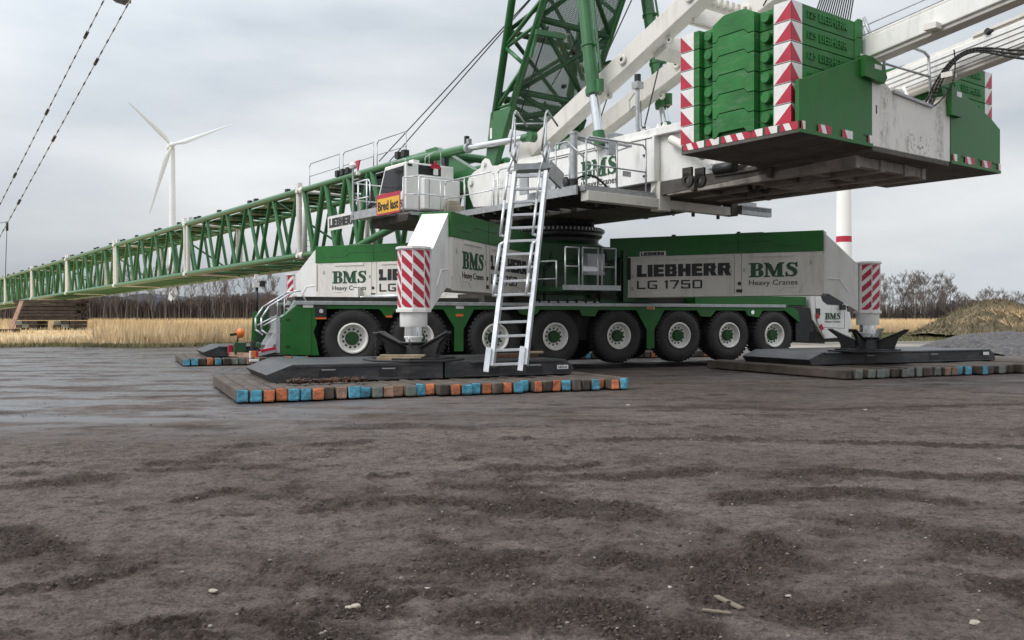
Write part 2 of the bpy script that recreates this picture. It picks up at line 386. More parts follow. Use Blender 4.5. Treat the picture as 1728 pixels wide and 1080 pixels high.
# small fittings on the skirt
fit = MB()
for px, py in ((775, 532), (1097, 520)): x, z = K(px, py); fit.box(x - .1, x + .1, -.03, -.0155, z - .03, z + .03, ORANGE)
x, z = K(656, 534); fit.box(x - .08, x + .08, -.03, -.0155, z - .025, z + .025, ORANGE)
fit.build('side_marker_lamp', chassis, KF)
fit = MB()
for px, py in ((541, 525),): x, z = K(px, py); fit.box(x - .13, x + .13, -.05, -.0155, z - .16, z + .14, BLACK); fit.lathe([(0, 0), (.05, 0), (.05, -.02), (0, -.02)], CHROME, (x, -.05, z), 'y', 12)
x, z = K(541, 535); fit.box(x - .13, x + .13, -.05, -.0155, z - .05, z + .0, ORANGE)
x, z = K(1269, 527); fit.lathe([(0, 0), (.06, 0), (.06, -.02), (0, -.02)], CHROME, (x, -.016, z), 'y', 12)
fit.build('side_lamp', chassis, KF)
for (a, b, c, d) in ((511, 514, 528, 519), (769, 516, 782, 521), (1091, 518, 1104, 522)):
    x0, z1 = K(a, b); x1, z0 = K(c, d); MB().box(x0, x1, -.028, -.0155, z0, z1, MWHITE).build('notice_plate', chassis, KF)
# grating steps on deck
gr = MB()
x0, _ = K(905, 508); x1, _ = K(1014, 508)
gr.box(x0, x1, .1, .7, 1.737, 1.80, GALV); 
for i in range(7): xx = x0 + (x1 - x0) * (i + .5) / 7; gr.box(xx - .015, xx + .015, .05, .098, 1.75, 1.86, BLACK)
gr.build('deck_grating', chassis, KF)
# rear box of the carrier (left end)
rb = MB()
p = [(-1.68, .50), (-1.68, 1.36), (-1.33, 1.655), (-.86, 1.655), (-.86, 1.2), (-.93, 1.03), (-.86, .80), (-.80, .47)]
rb.prism(p, -.02, .5, GREEN); rb.prism(p, 2.5, 3.02, GREEN)
rb.box(-1.60, -1.0, .5, 2.5, .55, 1.3, DARK)
rear = rb.build('rear_locker', crane, KF, bevel=.012)
x0, z1 = K(476, 520); x1, z0 = K(530, 597)
sm = MB(); sm.box(-.985, -.975, -.026, -.0205, .5, 1.64, BLACK)
for zz in (1.3, .68): sm.box(-1.58, -1.48, -.03, -.0205, zz, zz + .03, BLACK)
sm.build('locker_hinge', rear, KF)
rl = MB()
for y in (.02, 1.0):
    rl.path([(-1.95, y, .95), (-2.12, y, 1.08), (-2.12, y, 1.36), (-1.95, y, 1.62), (-1.38, y, 1.98), (-1.22, y, 1.99), (-1.1, y, 1.74)], .022, ALU, 6)
    for a, b in (((-1.6, y, 1.42), (-1.6, y, 1.83)), ((-2.08, y, 1.18), (-1.5, y, 1.48))): rl.tube(a, b, .018, ALU, 6)
rl.build('stair_handrail', rear, KF)
st = MB()
for i in range(4): st.box(-2.0 + i * .17, -1.78 + i * .17, .1, .95, .72 + i * .28, .76 + i * .28, GALV)
st.bar((-2.0, .1, .6), (-1.3, .1, 1.74), .05, .14, ALU); st.bar((-2.0, .95, .6), (-1.3, .95, 1.74), .05, .14, ALU)
st.box(-1.78, -1.70, .0, .9, .55, 1.4, GALV)
st.build('access_steps', rear, KF)
gp = MB(); gp.prism([(-2.2, .75), (-2.15, 1.5), (-1.9, 1.55), (-1.75, .7)], 1.2, 1.26, GREEN); gp.bar((-2.05, 1.25, .65), (-1.85, 1.25, 1.6), .12, .2, DGREEN)
gp.tube((-2.05, 1.3, 1.4), (-2.05, 1.3, 2.15), .03, BLACK); gp.box(-2.14, -2.0, 1.22, 1.38, 2.1, 2.22, MWHITE); gp.box(-1.98, -1.86, 1.24, 1.36, 2.12, 2.26, BLACK); gp.box(-2.1, -2.02, 1.24, 1.36, 2.3, 2.42, MWHITE)
gp.build('mirror_post', rear, KF)
tb = MB()
tb.bar((-1.75, .1, .62), (-2.3, -.05, .5), .08, .09, ALU); tb.bar((-1.8, -.02, .66), (-2.15, -.1, .6), .05, .06, RED)
tb.bar((-2.3, -.05, .5), (-2.72, .85, .5), .09, .1, PALEP); tb.bar((-2.72, .85, .5), (-2.72, .85, .72), .1, .1, RED)
tb.box(-2.36, -2.26, -.1, .0, .46, .6, ORANGE); tb.box(-2.40, -2.361, -.1, -.02, .44, .6, MWHITE); tb.box(-2.25, -2.2, -.1, 0, .46, .6, RED); tb.box(-2.4, -2.2, -.14, .0, .36, .415, MWHITE)
tb.box(-2.66, -2.4, .5, .8, .52, .78, DGREEN); tb.tube((-2.6, .6, .75), (-2.56, .6, .98), .02, BLACK)
tb.lathe([(0, -.09), (.09, -.07), (.12, 0), (.09, .07), (0, .09)], ORANGE, (-2.52, .6, 1.0), 'x', 12); tb.bar((-2.75, .6, .96), (-2.6, .6, .98), .05, .06, BLACK)
tb.tube((-2.3, .2, .55), (-2.3, .2, .82), .05, BLACK, 8); tb.lathe([(0, .0), (.07, 0), (.05, .12), (0, .14)], DGREEN, (-2.15, .3, .66), 'z', 8)
tb.build('tail_light_bar', rear, KF, bevel=.006)
# wheels ------------------------------------------------------------------
def make_wheel():
    t = MB(); r = .745
    prof = [(.36, .02), (.43, -.03), (.56, -.045), (.66, -.02), (.715, .03), (.728, .08), (.728, .36), (.715, .41), (.66, .46), (.56, .485), (.43, .47), (.36, .42)]
    t.lathe(prof, RUBBER, n=48, axis='y')
    n = 40
    for i in range(n):
        for row, (y0, y1, off) in enumerate(((-.005, .2, 0), (.24, .445, .5))):
            a = 2 * math.pi * (i + off) / n; da = .042
            v = []
            for rr in (.72, .748):
                for yy, tw in ((y0, -.02), (y1, .05)):
                    if rr > .73 and (yy == y0 and row == 0): yy += .02
                    for s_ in (-1, 1):
                        an = a + s_ * da + (tw if row == 0 else -tw); v.append((rr * math.cos(an), yy, rr * math.sin(an)))
            t.add(v, [(0, 2, 3, 1), (4, 5, 7, 6), (0, 1, 5, 4), (2, 6, 7, 3), (0, 4, 6, 2), (1, 3, 7, 5)], RUBBER)
        # shoulder notches read as small ribs on the sidewall
        a = 2 * math.pi * i / n; ca, sa = math.cos(a), math.sin(a)
        t.bar((.685 * ca, -.012, .685 * sa), (.728 * ca, .045, .728 * sa), .05, .022, RUBBER, up=(0, 1, 0))
    o = t.build('wheel', crane, I4, recenter=False)
    rim = MB()
    rim.lathe([(.372, -.015), (.362, -.04), (.335, -.045), (.325, -.02), (.30, .02), (.285, .085), (.24, .11), (.16, .115), (.16, .2)], RIMW, n=40, axis='y')
    for i in range(12):
        a = 2 * math.pi * i / 12
        rim.lathe([(0, -.022), (.018, -.022), (.02, 0), (.03, 0), (.03, .01)], BLACK, (.222 * math.cos(a), .108, .222 * math.sin(a)), 'y', 8)
    rim.build('rim', o, I4, recenter=False)
    hub = MB(); hub.lathe([(0, .0), (.13, .0), (.155, .02), (.165, .05), (.165, .2)], HUBG, n=20, axis='y')
    for i in range(8): a = 2 * math.pi * i / 8 + .2; hub.lathe([(0, -.012), (.014, -.012), (.014, .0)], DGREEN, (.135 * math.cos(a), .003, .135 * math.sin(a)), 'y', 6)
    hub.build('hub', o, I4, recenter=False)
    return o
WX = [(595.5, 571), (708, 570), (836, 570), (937, 568), (1044, 566.5), (1146, 566), (1230, 565.5), (1306, 565)]
w0 = make_wheel(); first = True
for i, (px, py) in enumerate(WX):
    x, z = K(px, py); steer = [-2, -1, 0, 0, 0, 0, 1, 2][i]
    for side in (0, 1):
        Mw = KF @ Matrix.Translation((x, 0 if side == 0 else 3.0, z)) @ Matrix.Rotation(R(steer + (180 if side else 0)), 4, 'Z') @ Matrix.Rotation(R(37 * i + 11), 4, 'Y')
        if first:
            for k in list(w0.children): WM[k.name] = Mw
            place(w0, Mw, crane); first = False
        else: dup(w0, Mw, crane)
# driving cab at the right end --------------------------------------------
cb = MB()
A = [K(1366, 496), K(1372, 540), K(1392, 572), K(1424, 570), K(1437, 570), K(1438, 545), K(1431, 510), K(1424, 500), K(1408, 487), K(1384, 486)]
cb.prism(A, .0, 2.0, WHITE)
dcab = cb.build('driving_cab', crane, KF, bevel=.03)
dk = MB(); dk.box(14.05, 15.45, .05, 1.95, .62, .93, DARK); dk.prism([K(1345, 520), K(1372, 520), K(1376, 560), K(1394, 566), K(1394, 580), K(1345, 575)], .05, 2.9, BLACK)
dk.build('cab_underframe', crane, KF)
wd = MB(); wd.prism([K(1384, 496), K(1400, 495), K(1424, 511), K(1420, 515), K(1396, 514), K(1388, 508)], -.008, .0, GLASS)
wd.prism([K(1428, 516), K(1431, 516), K(1433, 526), K(1430, 526)], -.008, 0, GLASS)
wd.build('window', dcab, KF)
x, z = K(1380, 526)
hd = MB(); hd.box(x - .08, x + .07, -.03, -.001, z - .12, z + .1, BLACK); hd.build('door_handle', dcab, KF)
dl = MB()
for a, b in (((1375, 500), (1378, 552)), ((1378, 552), (1425, 554)), ((1425, 554), (1424.5, 512))):
    p, q = K(*a), K(*b); dl.tube((p[0], -.002, p[1]), (q[0], -.002, q[1]), .006, DARK, 4)
dl.build('door_seam', dcab, KF)
mr = MB(); p = K(1417, 520); q = K(1424, 514); mr.bar((p[0], -.12, p[1] - .06), (p[0], -.12, p[1] + .1), .12, .16, BLACK); mr.tube((p[0], -.1, p[1]), (q[0], .0, q[1]), .02, BLACK)
mr.build('mirror', dcab, KF)
(x0, z0), (x1, z1) = K(1392, 539), K(1418, 528)
text('BMS', 'lettering', dcab, KF, x0, x1, z0, z1, -.005, TXTG)
(x0, z0), (x1, z1) = K(1392, 545), K(1418, 541)
text('Heavy Cranes', 'lettering', dcab, KF, x0, x1, z0, z1, -.005, TXTK)
mk = MB()
pts = [(1375, 529, 1379, 529), (1377, 539, 1382, 536), (1381, 549, 1385, 546), (1385, 557, 1389, 556), (1387, 564, 1392, 566)]
for i in range(4):
    a, b = pts[i], pts[i + 1]
    mk.prism([K(a[0], a[1]), K(a[2], a[3]), K(b[2], b[3]), K(b[0], b[1])], -.045, -.03, RED if i % 2 == 0 else MWHITE)
mk.build('warning_strip', dcab, KF)
p = K(1434, 557); MB().box(p[0] - .05, p[0] + .05, -.03, .1, p[1] - .06, p[1] + .04, BLACK).build('lamp', dcab, KF)

# outrigger beams ----------------------------------------------------------
HW = .35
def octpts(r, ph=22.5): return [(r * math.cos(R(ph + 45 * i)), r * math.sin(R(ph + 45 * i))) for i in range(8)]
def stripe_mesh(rise, r=.315):
    sp = MB()
    for i in range(8):                          # slanted red bars on each outer facet
        a0, a1 = R(22.5 + 45 * i), R(22.5 + 45 * (i + 1)); mid = (a0 + a1) / 2
        if math.cos(mid) > .45: continue
        nrm = Vector((math.cos(mid), math.sin(mid), 0)); p0 = Vector((math.cos(a0), math.sin(a0), 0)) * r + nrm * .003; p1 = Vector((math.cos(a1), math.sin(a1), 0)) * r + nrm * .003
        zlo, zhi = 1.555, 2.675; dz, th = .27, .15
        for zc in np.arange(zlo - .4, zhi + .3, dz):
            zat = lambda u: zc + (.22 * u if rise else .22 * (1 - u))
            us = [.04, .35, .65, .96]
            lo_ = [(u, min(max(zat(u), zlo), zhi)) for u in us]; hi_ = [(u, min(max(zat(u) + th, zlo), zhi)) for u in us]
            if all(abs(x[1] - y[1]) < .004 for x, y in zip(lo_, hi_)): continue
            v = [p0.lerp(p1, u) + Vector((0, 0, z)) for u, z in lo_ + hi_[::-1]]
            sp.add(v, [(0, 1, 6, 7), (1, 2, 5, 6), (2, 3, 4, 5)], RED)
    return sp
def make_beam():
    b = MB()
    body = [(1.02, 3.545), (6.3, 3.545), (6.3, 1.91), (1.42, 1.95), (.9, 1.97), (.22, 1.52), (.22, 2.72), (.30, 2.80)]
    b.prism([(1.02, 3.03), (6.3, 3.03), (6.3, 1.91), (1.42, 1.93), (1.02, 1.96)], -HW, HW, OFFW)
    g = .30
    b.prism([(1.018, 3.53), (1.018, 1.965), (.9, 1.97), (.2, 1.52), (.2, 2.72), (.27, 2.75)], -g, g, WHITE)
    # raised edge strips on the jack plate and hatches on the flank
    for s in (-1, 1):
        y0, y1 = (HW, HW + .02) if s > 0 else (-HW - .02, -HW)
        b.box(1.7, 2.75, y0, y1, 2.93, 3.0, OFFW); b.box(3.35, 5.9, y0, y1, 2.93, 3.0, OFFW)
        b.box(1.03, 6.29, *((HW, HW + .012) if s > 0 else (-HW - .012, -HW)), 1.925, 1.96, OFFW)
        for pp, qq in (((1.62, 2.14), (1.95, 2.14)), ((1.95, 2.14), (2.1, 2.0)), ((4.75, 2.2), (5.6, 2.05)), ((1.3, 2.5), (1.6, 2.0))):
            yy = s * (HW + .004); b.tube((pp[0], yy, pp[1]), (qq[0], yy, qq[1]), .009, OFFW, 6)
        for pp, qq in (((.95, 2.35), (.62, 2.32)), ((.62, 2.32), (.42, 2.0))):
            yy = s * (g + .004); b.tube((pp[0], yy, pp[1]), (qq[0], yy, qq[1]), .014, WHITE, 6)
        b.tube((3.07, s * HW, 2.25), (3.07, s * (HW + .01), 2.25), .05, BLACK, 12)
        for xx in (3.02, 3.2): b.tube((xx, s * (HW + .001), 1.97), (xx, s * (HW + .001), 3.02), .006, DARK, 4)
        ya, yb = (HW, HW + .012) if s > 0 else (-HW - .012, -HW)
        for xx in np.arange(1.2, 6.2, .31): b.box(xx - .012, xx + .012, ya, yb, 2.99, 3.015, OFFW)
        for xx, zz in ((2.95, 2.6), (3.3, 2.6), (5.95, 2.5), (5.95, 2.15), (1.3, 2.75)): b.box(xx - .03, xx + .03, ya, yb, zz - .05, zz + .05, GALV)
        b.box(3.0, 3.15, ya, yb, 2.02, 2.1, DARK); b.box(5.2, 5.5, ya, yb, 1.98, 2.06, MWHITE)
        b.box(1.021, 1.06, *((HW, HW + .03) if s > 0 else (-HW - .03, -HW)), 2.2, 3.0, OFFW)
    beam = b.build('outrigger_beam', crane, I4, bevel=.012, recenter=False)
    c = MB(); c.box(1.0, 6.6, -HW - .015, HW + .015, 3.032, 3.55, GREEN)
    for s in (-1, 1):
        yy = s * (HW + .017)
        for pp, qq in (((1.5, 3.2), (2.1, 3.2)), ((2.1, 3.2), (2.25, 3.32)), ((2.25, 3.32), (3.6, 3.32)), ((3.1, 3.04), (3.1, 3.54))): c.tube((pp[0], yy, pp[1]), (qq[0], yy, qq[1]), .007, DGREEN, 5)
    c.box(2.5, 3.2, -.2, .2, 3.551, 3.58, DGREEN); c.tube((4.9, 0, 3.55), (4.9, 0, 3.62), .06, BLACK, 8); c.tube((3.1, .3, 3.55), (3.1, .3, 3.6), .05, BLACK, 8)
    c.build('beam_cover', beam, I4, bevel=.012, recenter=False)
    h = MB(); r = .315
    h.prism(octpts(r), 1.53, 2.70, MWHITE, 'z'); h.prism(octpts(r + .035), 2.70, 2.745, WHITE, 'z'); h.prism(octpts(r + .03), 1.47, 1.53, WHITE, 'z')
    hs = h.build('jack_housing', beam, I4, recenter=False)
    sp = stripe_mesh(True)
    sp.build('warning_stripes', hs, I4, recenter=False, split=False)
    j = MB(); j.lathe([(0, 1.47), (.27, 1.47), (.27, 1.47), (.27, 1.20), (.26, 1.18), (.2, 1.18), (0, 1.18)], WHITE, n=28)
    j.lathe([(.185, 1.18), (.185, 1.0)], CHROME, n=28); j.lathe([(.185, 1.0), (.19, .98), (.15, .90), (.15, .86), (.11, .82), (.11, .72), (0, .72)], WHITE, n=28)
    j.build('jack_leg', beam, I4, recenter=False)
    xb0, xb1 = ony('R', 1346, 440, HW)[0], ony('R', 1264, 440, HW)[0]
    xl0, xl1 = ony('R', 1233, 440, HW)[0], ony('R', 1075, 440, HW)[0]; xg0 = ony('R', 1185, 470, HW)[0]
    for s in (-1, 1):
        off = s * (HW + .005); rev = s > 0
        text('BMS', 'lettering', beam, I4, xb0, xb1, 2.405, 2.775, off, TXTG, rev)
        text('Heavy Cranes', 'lettering', beam, I4, xb0, xb1, 2.16, 2.335, off, TXTK, rev)
        text('LIEBHERR', 'lettering', beam, I4, xl0 - .02, xl1, 2.47, 2.80, off, TXTK, rev, bold=.035)
        text('LG 1750', 'lettering', beam, I4, xg0 if s > 0 else xl0, xl1 if s > 0 else xl0 + (xl1 - xg0), 2.14, 2.37, off, TXTK, rev, bold=.012)
    return beam
# on the left-reading flank the words start at the outer end
bp = make_beam()
def fix_left(beam): pass
pose = {}
for k in 'RNF': pose[k] = FR[k]
frj = KF @ Vector((11.9, 7.31, 0)); tq = KF @ Vector((6.0, 1.5, 0)); dd = (tq - frj); pose['Q'] = dirframe((frj.x, frj.y), (dd.x, dd.y))
def moveall(o, M):
    for k_ in list(o.children): WM[k_.name] = M @ WM[k_.name]; [WM.__setitem__(g.name, M @ WM[g.name]) for g in k_.children]
moveall(bp, pose['R']); place(bp, pose['R'], crane)
beams = {'R': bp}
for k in 'NFQ': beams[k] = dup(bp, pose[k], crane)
for hs_ in beams['N'].children:                     # this one's bars fall the other way
    for c_ in hs_.children:
        if c_.name.startswith('warning_stripes'):
            tmp = stripe_mesh(False).build('stripe_source', None, I4, recenter=False); c_.data = tmp.data; bpy.data.objects.remove(tmp)
q = MB(); (x0, z0), (x1, z1) = ony('R', 1124, 432, HW), ony('R', 1080, 425, HW)
q.box(x0, x1, HW + .016, HW + .03, z0, z1, MWHITE); pl = q.build('name_plate', beams['R'], pose['R'])
text('LIEBHERR', 'lettering', pl, pose['R'], x0 + .04, x1 - .04, z0 + .02, z1 - .02, HW + .034, TXTK, True, bold=.035)
# hoses and little cylinder on the far left beam
q = MB(); x0, z0 = ony('F', 620, 500, -HW); x1, _ = ony('F', 672, 500, -HW); q.tube((x0, -HW - .12, z0 - .02), (x1 + .6, -HW - .12, z0), .06, ALU, 10); q.tube((x0 - .3, -HW - .12, z0 - .03), (x0, -HW - .12, z0 - .02), .03, CHROME, 8)
q.box(x0 - .35, x0 - .2, -HW - .2, -HW, z0 - .1, z0 + .25, WHITE); q.build('swing_cylinder', beams['F'], pose['F'])

# turntable ----------------------------------------------------------------
TF = frame((T[0], T[1]), R(23.7))
tt = MB()
tt.lathe([(0, 1.74), (1.35, 1.74), (1.35, 3.35), (1.2, 3.45)], DGREEN, n=40)
tt.box(-1.75, 1.9, -1.3, 1.3, 1.737, 3.3, DGREEN)
tt.lathe([(1.0, 3.4), (1.18, 3.44), (1.2, 3.55), (1.3, 3.62), (1.3, 3.7), (1.33, 3.72), (1.33, 3.84), (1.22, 3.85), (1.05, 3.86), (1.05, 4.2)], BLACK, n=64)
turn = tt.build('turntable', crane, TF, bevel=.01)
pw = MB()
for i, (x, y) in enumerate(((-1.5, -1.45), (-1.1, -1.5), (.55, -1.5), (1.2, -1.5), (1.5, -1.45))):
    pw.path([(x, y, 1.8), (x, y, 2.5 + .14 * i), (x + .3, y + .1, 2.7 + .12 * i), (x + .3, y + .3, 3.3)], .035, BLACK, 6)
for z in (2.0, 2.2, 2.9): pw.tube((-1.9, -1.42, z), (2.0, -1.42, z), .03, DGREEN, 6)
pw.box(1.3, 2.1, -1.5, -1.0, 1.8, 3.2, DGREEN); pw.box(1.45, 1.95, -1.56, -1.501, 2.4, 3.0, DARK); pw.box(-1.9, -1.3, -1.5, -1.31, 1.8, 2.4, DARK)
pw.box(.3, 1.1, -1.46, -1.35, 1.9, 2.05, DARK); pw.path([(2.1, -1.3, 2.6), (2.5, -1.5, 2.3), (2.9, -1.3, 2.1)], .05, BLACK, 6); pw.path([(2.1, -1.2, 3.0), (2.6, -1.4, 2.9), (3.0, -1.1, 2.4)], .04, BLACK, 6)
pw.build('pipework', turn, TF, split=False)
bo = MB()
for i in range(72):
    a = 2 * math.pi * i / 72; bo.box(-.022, .022, -.022, .022, 0, .07, GALV)
    M3 = Matrix.Translation((1.345 * math.cos(a), 1.345 * math.sin(a), 3.745)) @ Matrix.Rotation(a, 4, 'Z')
    for j in range(8): bo.v[-8 + j] = tuple(M3 @ Vector(bo.v[-8 + j]))
bo.build('bolt_ring', turn, TF)
rb_ = MB()
for i in range(90):
    a = 2 * math.pi * i / 90; rb_.tube((1.06 * math.cos(a), 1.06 * math.sin(a), 3.87), (1.06 * math.cos(a), 1.06 * math.sin(a), 4.2), .018, BLACK, 4)
rb_.build('slewing_gear', turn, TF)
# service platform in front of the turntable, in the chassis frame
YP = -.75
def KP(px, py): x, z = ony('K', px, py, YP); return Vector((x, YP, z))
tp = MB()
a, b = KP(949, 487), KP(1047, 487); tp.box(a.x, b.x, YP, .35, a.z - .02, a.z + .05, GALV); tp.box(a.x, b.x, YP - .02, YP - .001, a.z - .03, a.z + .1, GALV)
c = KP(919, 489); 
tp.bar((a.x, YP, a.z), (a.x - .75, .3, a.z), .06, .12, DGREEN)
def rect_rail(p0, p1, z0, z1, mb, zmid=None, r=.022):
    p0, p1 = Vector(p0), Vector(p1); P = lambda p, z: (p.x, p.y, z)
    mb.path([P(p0, z0), P(p0, z1), P(p1, z1), P(p1, z0)], r, ALU, 6)
    if zmid: mb.tube(P(p0, zmid), P(p1, zmid), r * .9, ALU, 6)
zt = KP(960, 417).z; zm = KP(960, 449).z
for l, rgt in ((954, 977), (983, 1009), (1016, 1039)): rect_rail(KP(l, 480), KP(rgt, 480), a.z, zt, tp, zm)
tp.bar(tuple(KP(984, 454)), tuple(KP(1010, 454)), .03, .12, ALU)
rect_rail((a.x - .12, YP + .1, 0), (a.x - .7, .25, 0), a.z, KP(945, 440).z, tp, KP(945, 470).z)
svc = tp.build('service_platform', crane, KF)
cabn = MB(); p0, p1 = KP(1003, 463), KP(1032, 427); cabn.box(p0.x, p1.x, -.4, -.15, p0.z, p1.z, GALV); cabn.tube((p0.x + .5, -.45, p0.z + .1), (p1.x + .2, -.45, p1.z - .15), .03, BLACK)
cabn.build('control_cabinet', svc, KF, bevel=.01)

# superstructure -----------------------------------------------------------
S = lambda px, py, y=-1.4: ony('S', px, py, y)
sup = MB()
zb = 4.46
sup.box(-1.7, 5.16, -1.4, 1.4, zb, 5.52, WHITE)
sup.box(-1.0, 5.14, -1.3, 1.3, 5.52, 5.70, WHITE)
ear = [S(800, 350), S(794, 333), S(790, 314), S(792, 300), S(801, 290), S(812, 283), S(814, 273), S(819, 267), S(826, 269), S(831, 280), S(869, 277)]
ear = [(x, z) for x, z in ear] + [(0.0, zb)]
for y0, y1 in ((-1.43, -1.12), (1.12, 1.43)): sup.prism(ear, y0, y1, WHITE)
sup.box(5.16, 7.9, -1.2, 1.2, zb + .002, 5.5, WHITE)
sup.box(5.16, 7.9, -1.36, 1.36, 5.5, 5.68, WHITE)
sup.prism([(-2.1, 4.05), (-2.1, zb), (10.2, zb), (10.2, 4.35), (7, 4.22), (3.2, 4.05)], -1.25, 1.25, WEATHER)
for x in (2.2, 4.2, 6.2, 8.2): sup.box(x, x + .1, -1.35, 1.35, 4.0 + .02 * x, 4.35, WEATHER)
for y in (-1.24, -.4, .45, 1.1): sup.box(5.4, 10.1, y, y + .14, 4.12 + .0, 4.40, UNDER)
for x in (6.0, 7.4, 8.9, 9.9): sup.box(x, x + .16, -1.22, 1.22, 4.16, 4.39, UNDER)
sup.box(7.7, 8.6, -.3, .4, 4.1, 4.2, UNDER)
supo = sup.build('superstructure_body', crane, SF, bevel=.015)
sd_ = MB()
for px in (1090, 1040, 985): x, _ = S(px, 270); sd_.box(x - .008, x + .008, -1.412, -1.401, zb + .05, 5.46, DARK)
sd_.box(-.5, 5.1, -1.412, -1.401, 5.455, 5.47, DARK)
for px, py in ((1009, 254), (1088, 215), (1089, 262), (1089, 297)): x, z = S(px, py); sd_.box(x - .06, x + .04, -1.43, -1.401, z - .02, z + .02, BLACK)
sd_.build('panel_seam', supo, SF)
for px, py, r in ((797, 308, .1), (820, 277, .07)):
    x, z = S(px, py); MB().lathe([(0, -1.5), (r, -1.5), (r, -1.43), (r * 1.35, -1.43), (r * 1.35, -1.42)], WHITE, (x, 0, z), 'y', 20).build('pivot_pin', supo, SF)
(x0, _), (x1, _) = S(981, 290), S(1040, 290)
text('BMS', 'lettering', supo, SF, x0, x1 + .02, 4.80, 5.24, -1.408, TXTG)
text('Heavy Cranes', 'lettering', supo, SF, x0, x1 + .02, 4.53, 4.74, -1.408, TXTK)
# body face recessed behind the counterweight
q = MB(); q.tube((5.6, -1.3, 5.35), (6.9, -1.75, 4.75), .1, OFFW, 14); q.tube((5.5, -1.27, 5.4), (5.62, -1.3, 5.34), .05, BLACK, 10); q.build('exhaust_pipe', supo, SF)
q = MB(); q.box(7.0, 7.6, -1.42, -1.201, 4.5, 4.68, WHITE); q.box(6.6, 6.75, -1.3, -1.2, 4.55, 4.65, ALU); q.tube((7.2, -1.7, 4.42), (7.7, -1.7, 4.42), .12, BLACK, 10); q.build('pump_block', supo, SF)
lg = MB()
for px, py in ((1171, 308), (1282, 318)):
    p = onz('S', px, py, 4.12); 
    for dx in (-.06, .06): lg.lathe([(.07, -.03), (.15, -.03), (.15, .03), (.07, .03), (.07, -.03)], DARK, (p[0] + dx, p[1] + dx * 2, 4.16), 'y', 14); lg.box(p[0] + dx - .12, p[0] + dx + .12, p[1] + dx * 2 - .03, p[1] + dx * 2 + .03, 4.24, 4.42, DARK)
lg.build('lifting_eye', supo, SF)
# walkway along the near side
wk = MB(); wk.box(-2.6, 4.6, -2.25, -1.44, 4.22, 4.28, GALV); wk.box(-2.6, 4.6, -2.27, -2.25, 4.2, 4.36, GALV)
for i in range(14): wk.box(-2.5 + i * .52, -2.44 + i * .52, -2.24, -1.3, 4.12, 4.219, DARK)
wko = wk.build('side_walkway', crane, SF)
hr = MB()
def srail(pts, z0, h, mb, posts=None, y=-2.25, r=.02, m=GALV):
    zt_ = z0 + h
    mb.path([(pts[0], y, z0)] + [(pts[0], y, zt_ - .08), (pts[0] + .08, y, zt_), (pts[1] - .08, y, zt_), (pts[1], y, zt_ - .08), (pts[1], y, z0)], r, m, 6)
    mb.tube((pts[0], y, z0 + h * .5), (pts[1], y, z0 + h * .5), r * .85, m, 6)
    for p in posts or (): mb.tube((p, y, z0), (p, y, zt_), r, m, 6)
srail((-2.3, .1), 4.28, 1.0, hr, (-1.3,), m=ALU); srail((.3, 1.6), 4.28, 1.0, hr, m=ALU); srail((2.2, 4.2), 4.28, 1.0, hr, (3.2,))
hr.build('walkway_railing', wko, SF)
hl = MB()                                           # hooked ladder hanging on the flank
for dx in (0, .34): hl.path([(-1.05 + dx, -1.52, 4.4), (-.95 + dx, -1.5, 5.3)], .016, WHITE, 6)
for i in range(5): hl.tube((-1.03 + .02 * i, -1.51, 4.5 + .18 * i), (-.69 + .02 * i, -1.51, 4.5 + .18 * i), .012, WHITE, 6)
hl.build('body_ladder', supo, SF)
# transverse beam under the rear of the body with platform ends
X0 = 5.1
tr = MB()
tr.box(X0 - .12, X0 + .12, -3.45, -1.3, 3.86, 4.07, OFFW); tr.box(X0 - .12, X0 + .12, -.95, 1.2, 3.86, 4.06, OFFW)
tr.box(X0 - .14, X0 + .14, -1.3, -.95, 3.8, 4.46, OFFW); tr.box(X0 - .14, X0 + .14, 1.2, 1.45, 3.86, 4.42, WEATHER)
tr.prism([(-1.301, 4.4), (-1.301, 4.0), (-1.62, 4.0)], X0 - .02, X0 + .02, OFFW, 'x'); tr.prism([(1.451, 4.4), (1.451, 3.95), (1.75, 3.95)], X0 - .02, X0 + .02, OFFW, 'x')
for y in (-3.0, -2.2, -1.0, .1, 1.0): tr.box(X0 - .17, X0 - .121, y, y + .08, 3.78, 4.1, BLACK)
for y in (-.9, -.75, -.6): tr.lathe([(.05, -.015), (.065, 0), (.05, .015), (.035, 0), (.05, -.015)], BLACK, (X0 - .1, y, 3.8), 'x', 10)
tro = tr.build('transverse_beam', crane, SF, bevel=.008)
q = MB(); q.box(X0 - .2, X0 + .25, 1.46, 2.6, 4.0, 4.1, GALV); q.box(X0 + .13, X0 + .25, 1.46, 2.62, 3.9, 4.12, GALV); q.box(X0 - .25, X0 - .2, 1.5, 2.6, 4.0, 4.3, GALV); 
for y in (1.75, 2.35): q.tube((X0 - .2, y, 4.3), (X0 - .2, y, 4.8), .02, GALV, 6)
q.build('folded_step', tro, SF)
pf = MB()
pf.box(3.3, X0 - .13, -3.55, -1.45, 4.07, 4.13, DARK); pf.box(X0 - .10, X0 + .06, -3.5, -1.35, 4.075, 4.2, GALV)
pf.box(3.3, 5.0, -3.6, -3.552, 4.0, 4.2, GALV)
for i in range(7): pf.box(3.4 + i * .24, 3.46 + i * .24, -3.54, -1.45, 3.97, 4.069, DARK)
pfo = pf.build('rear_platform', crane, SF)
pr = MB()
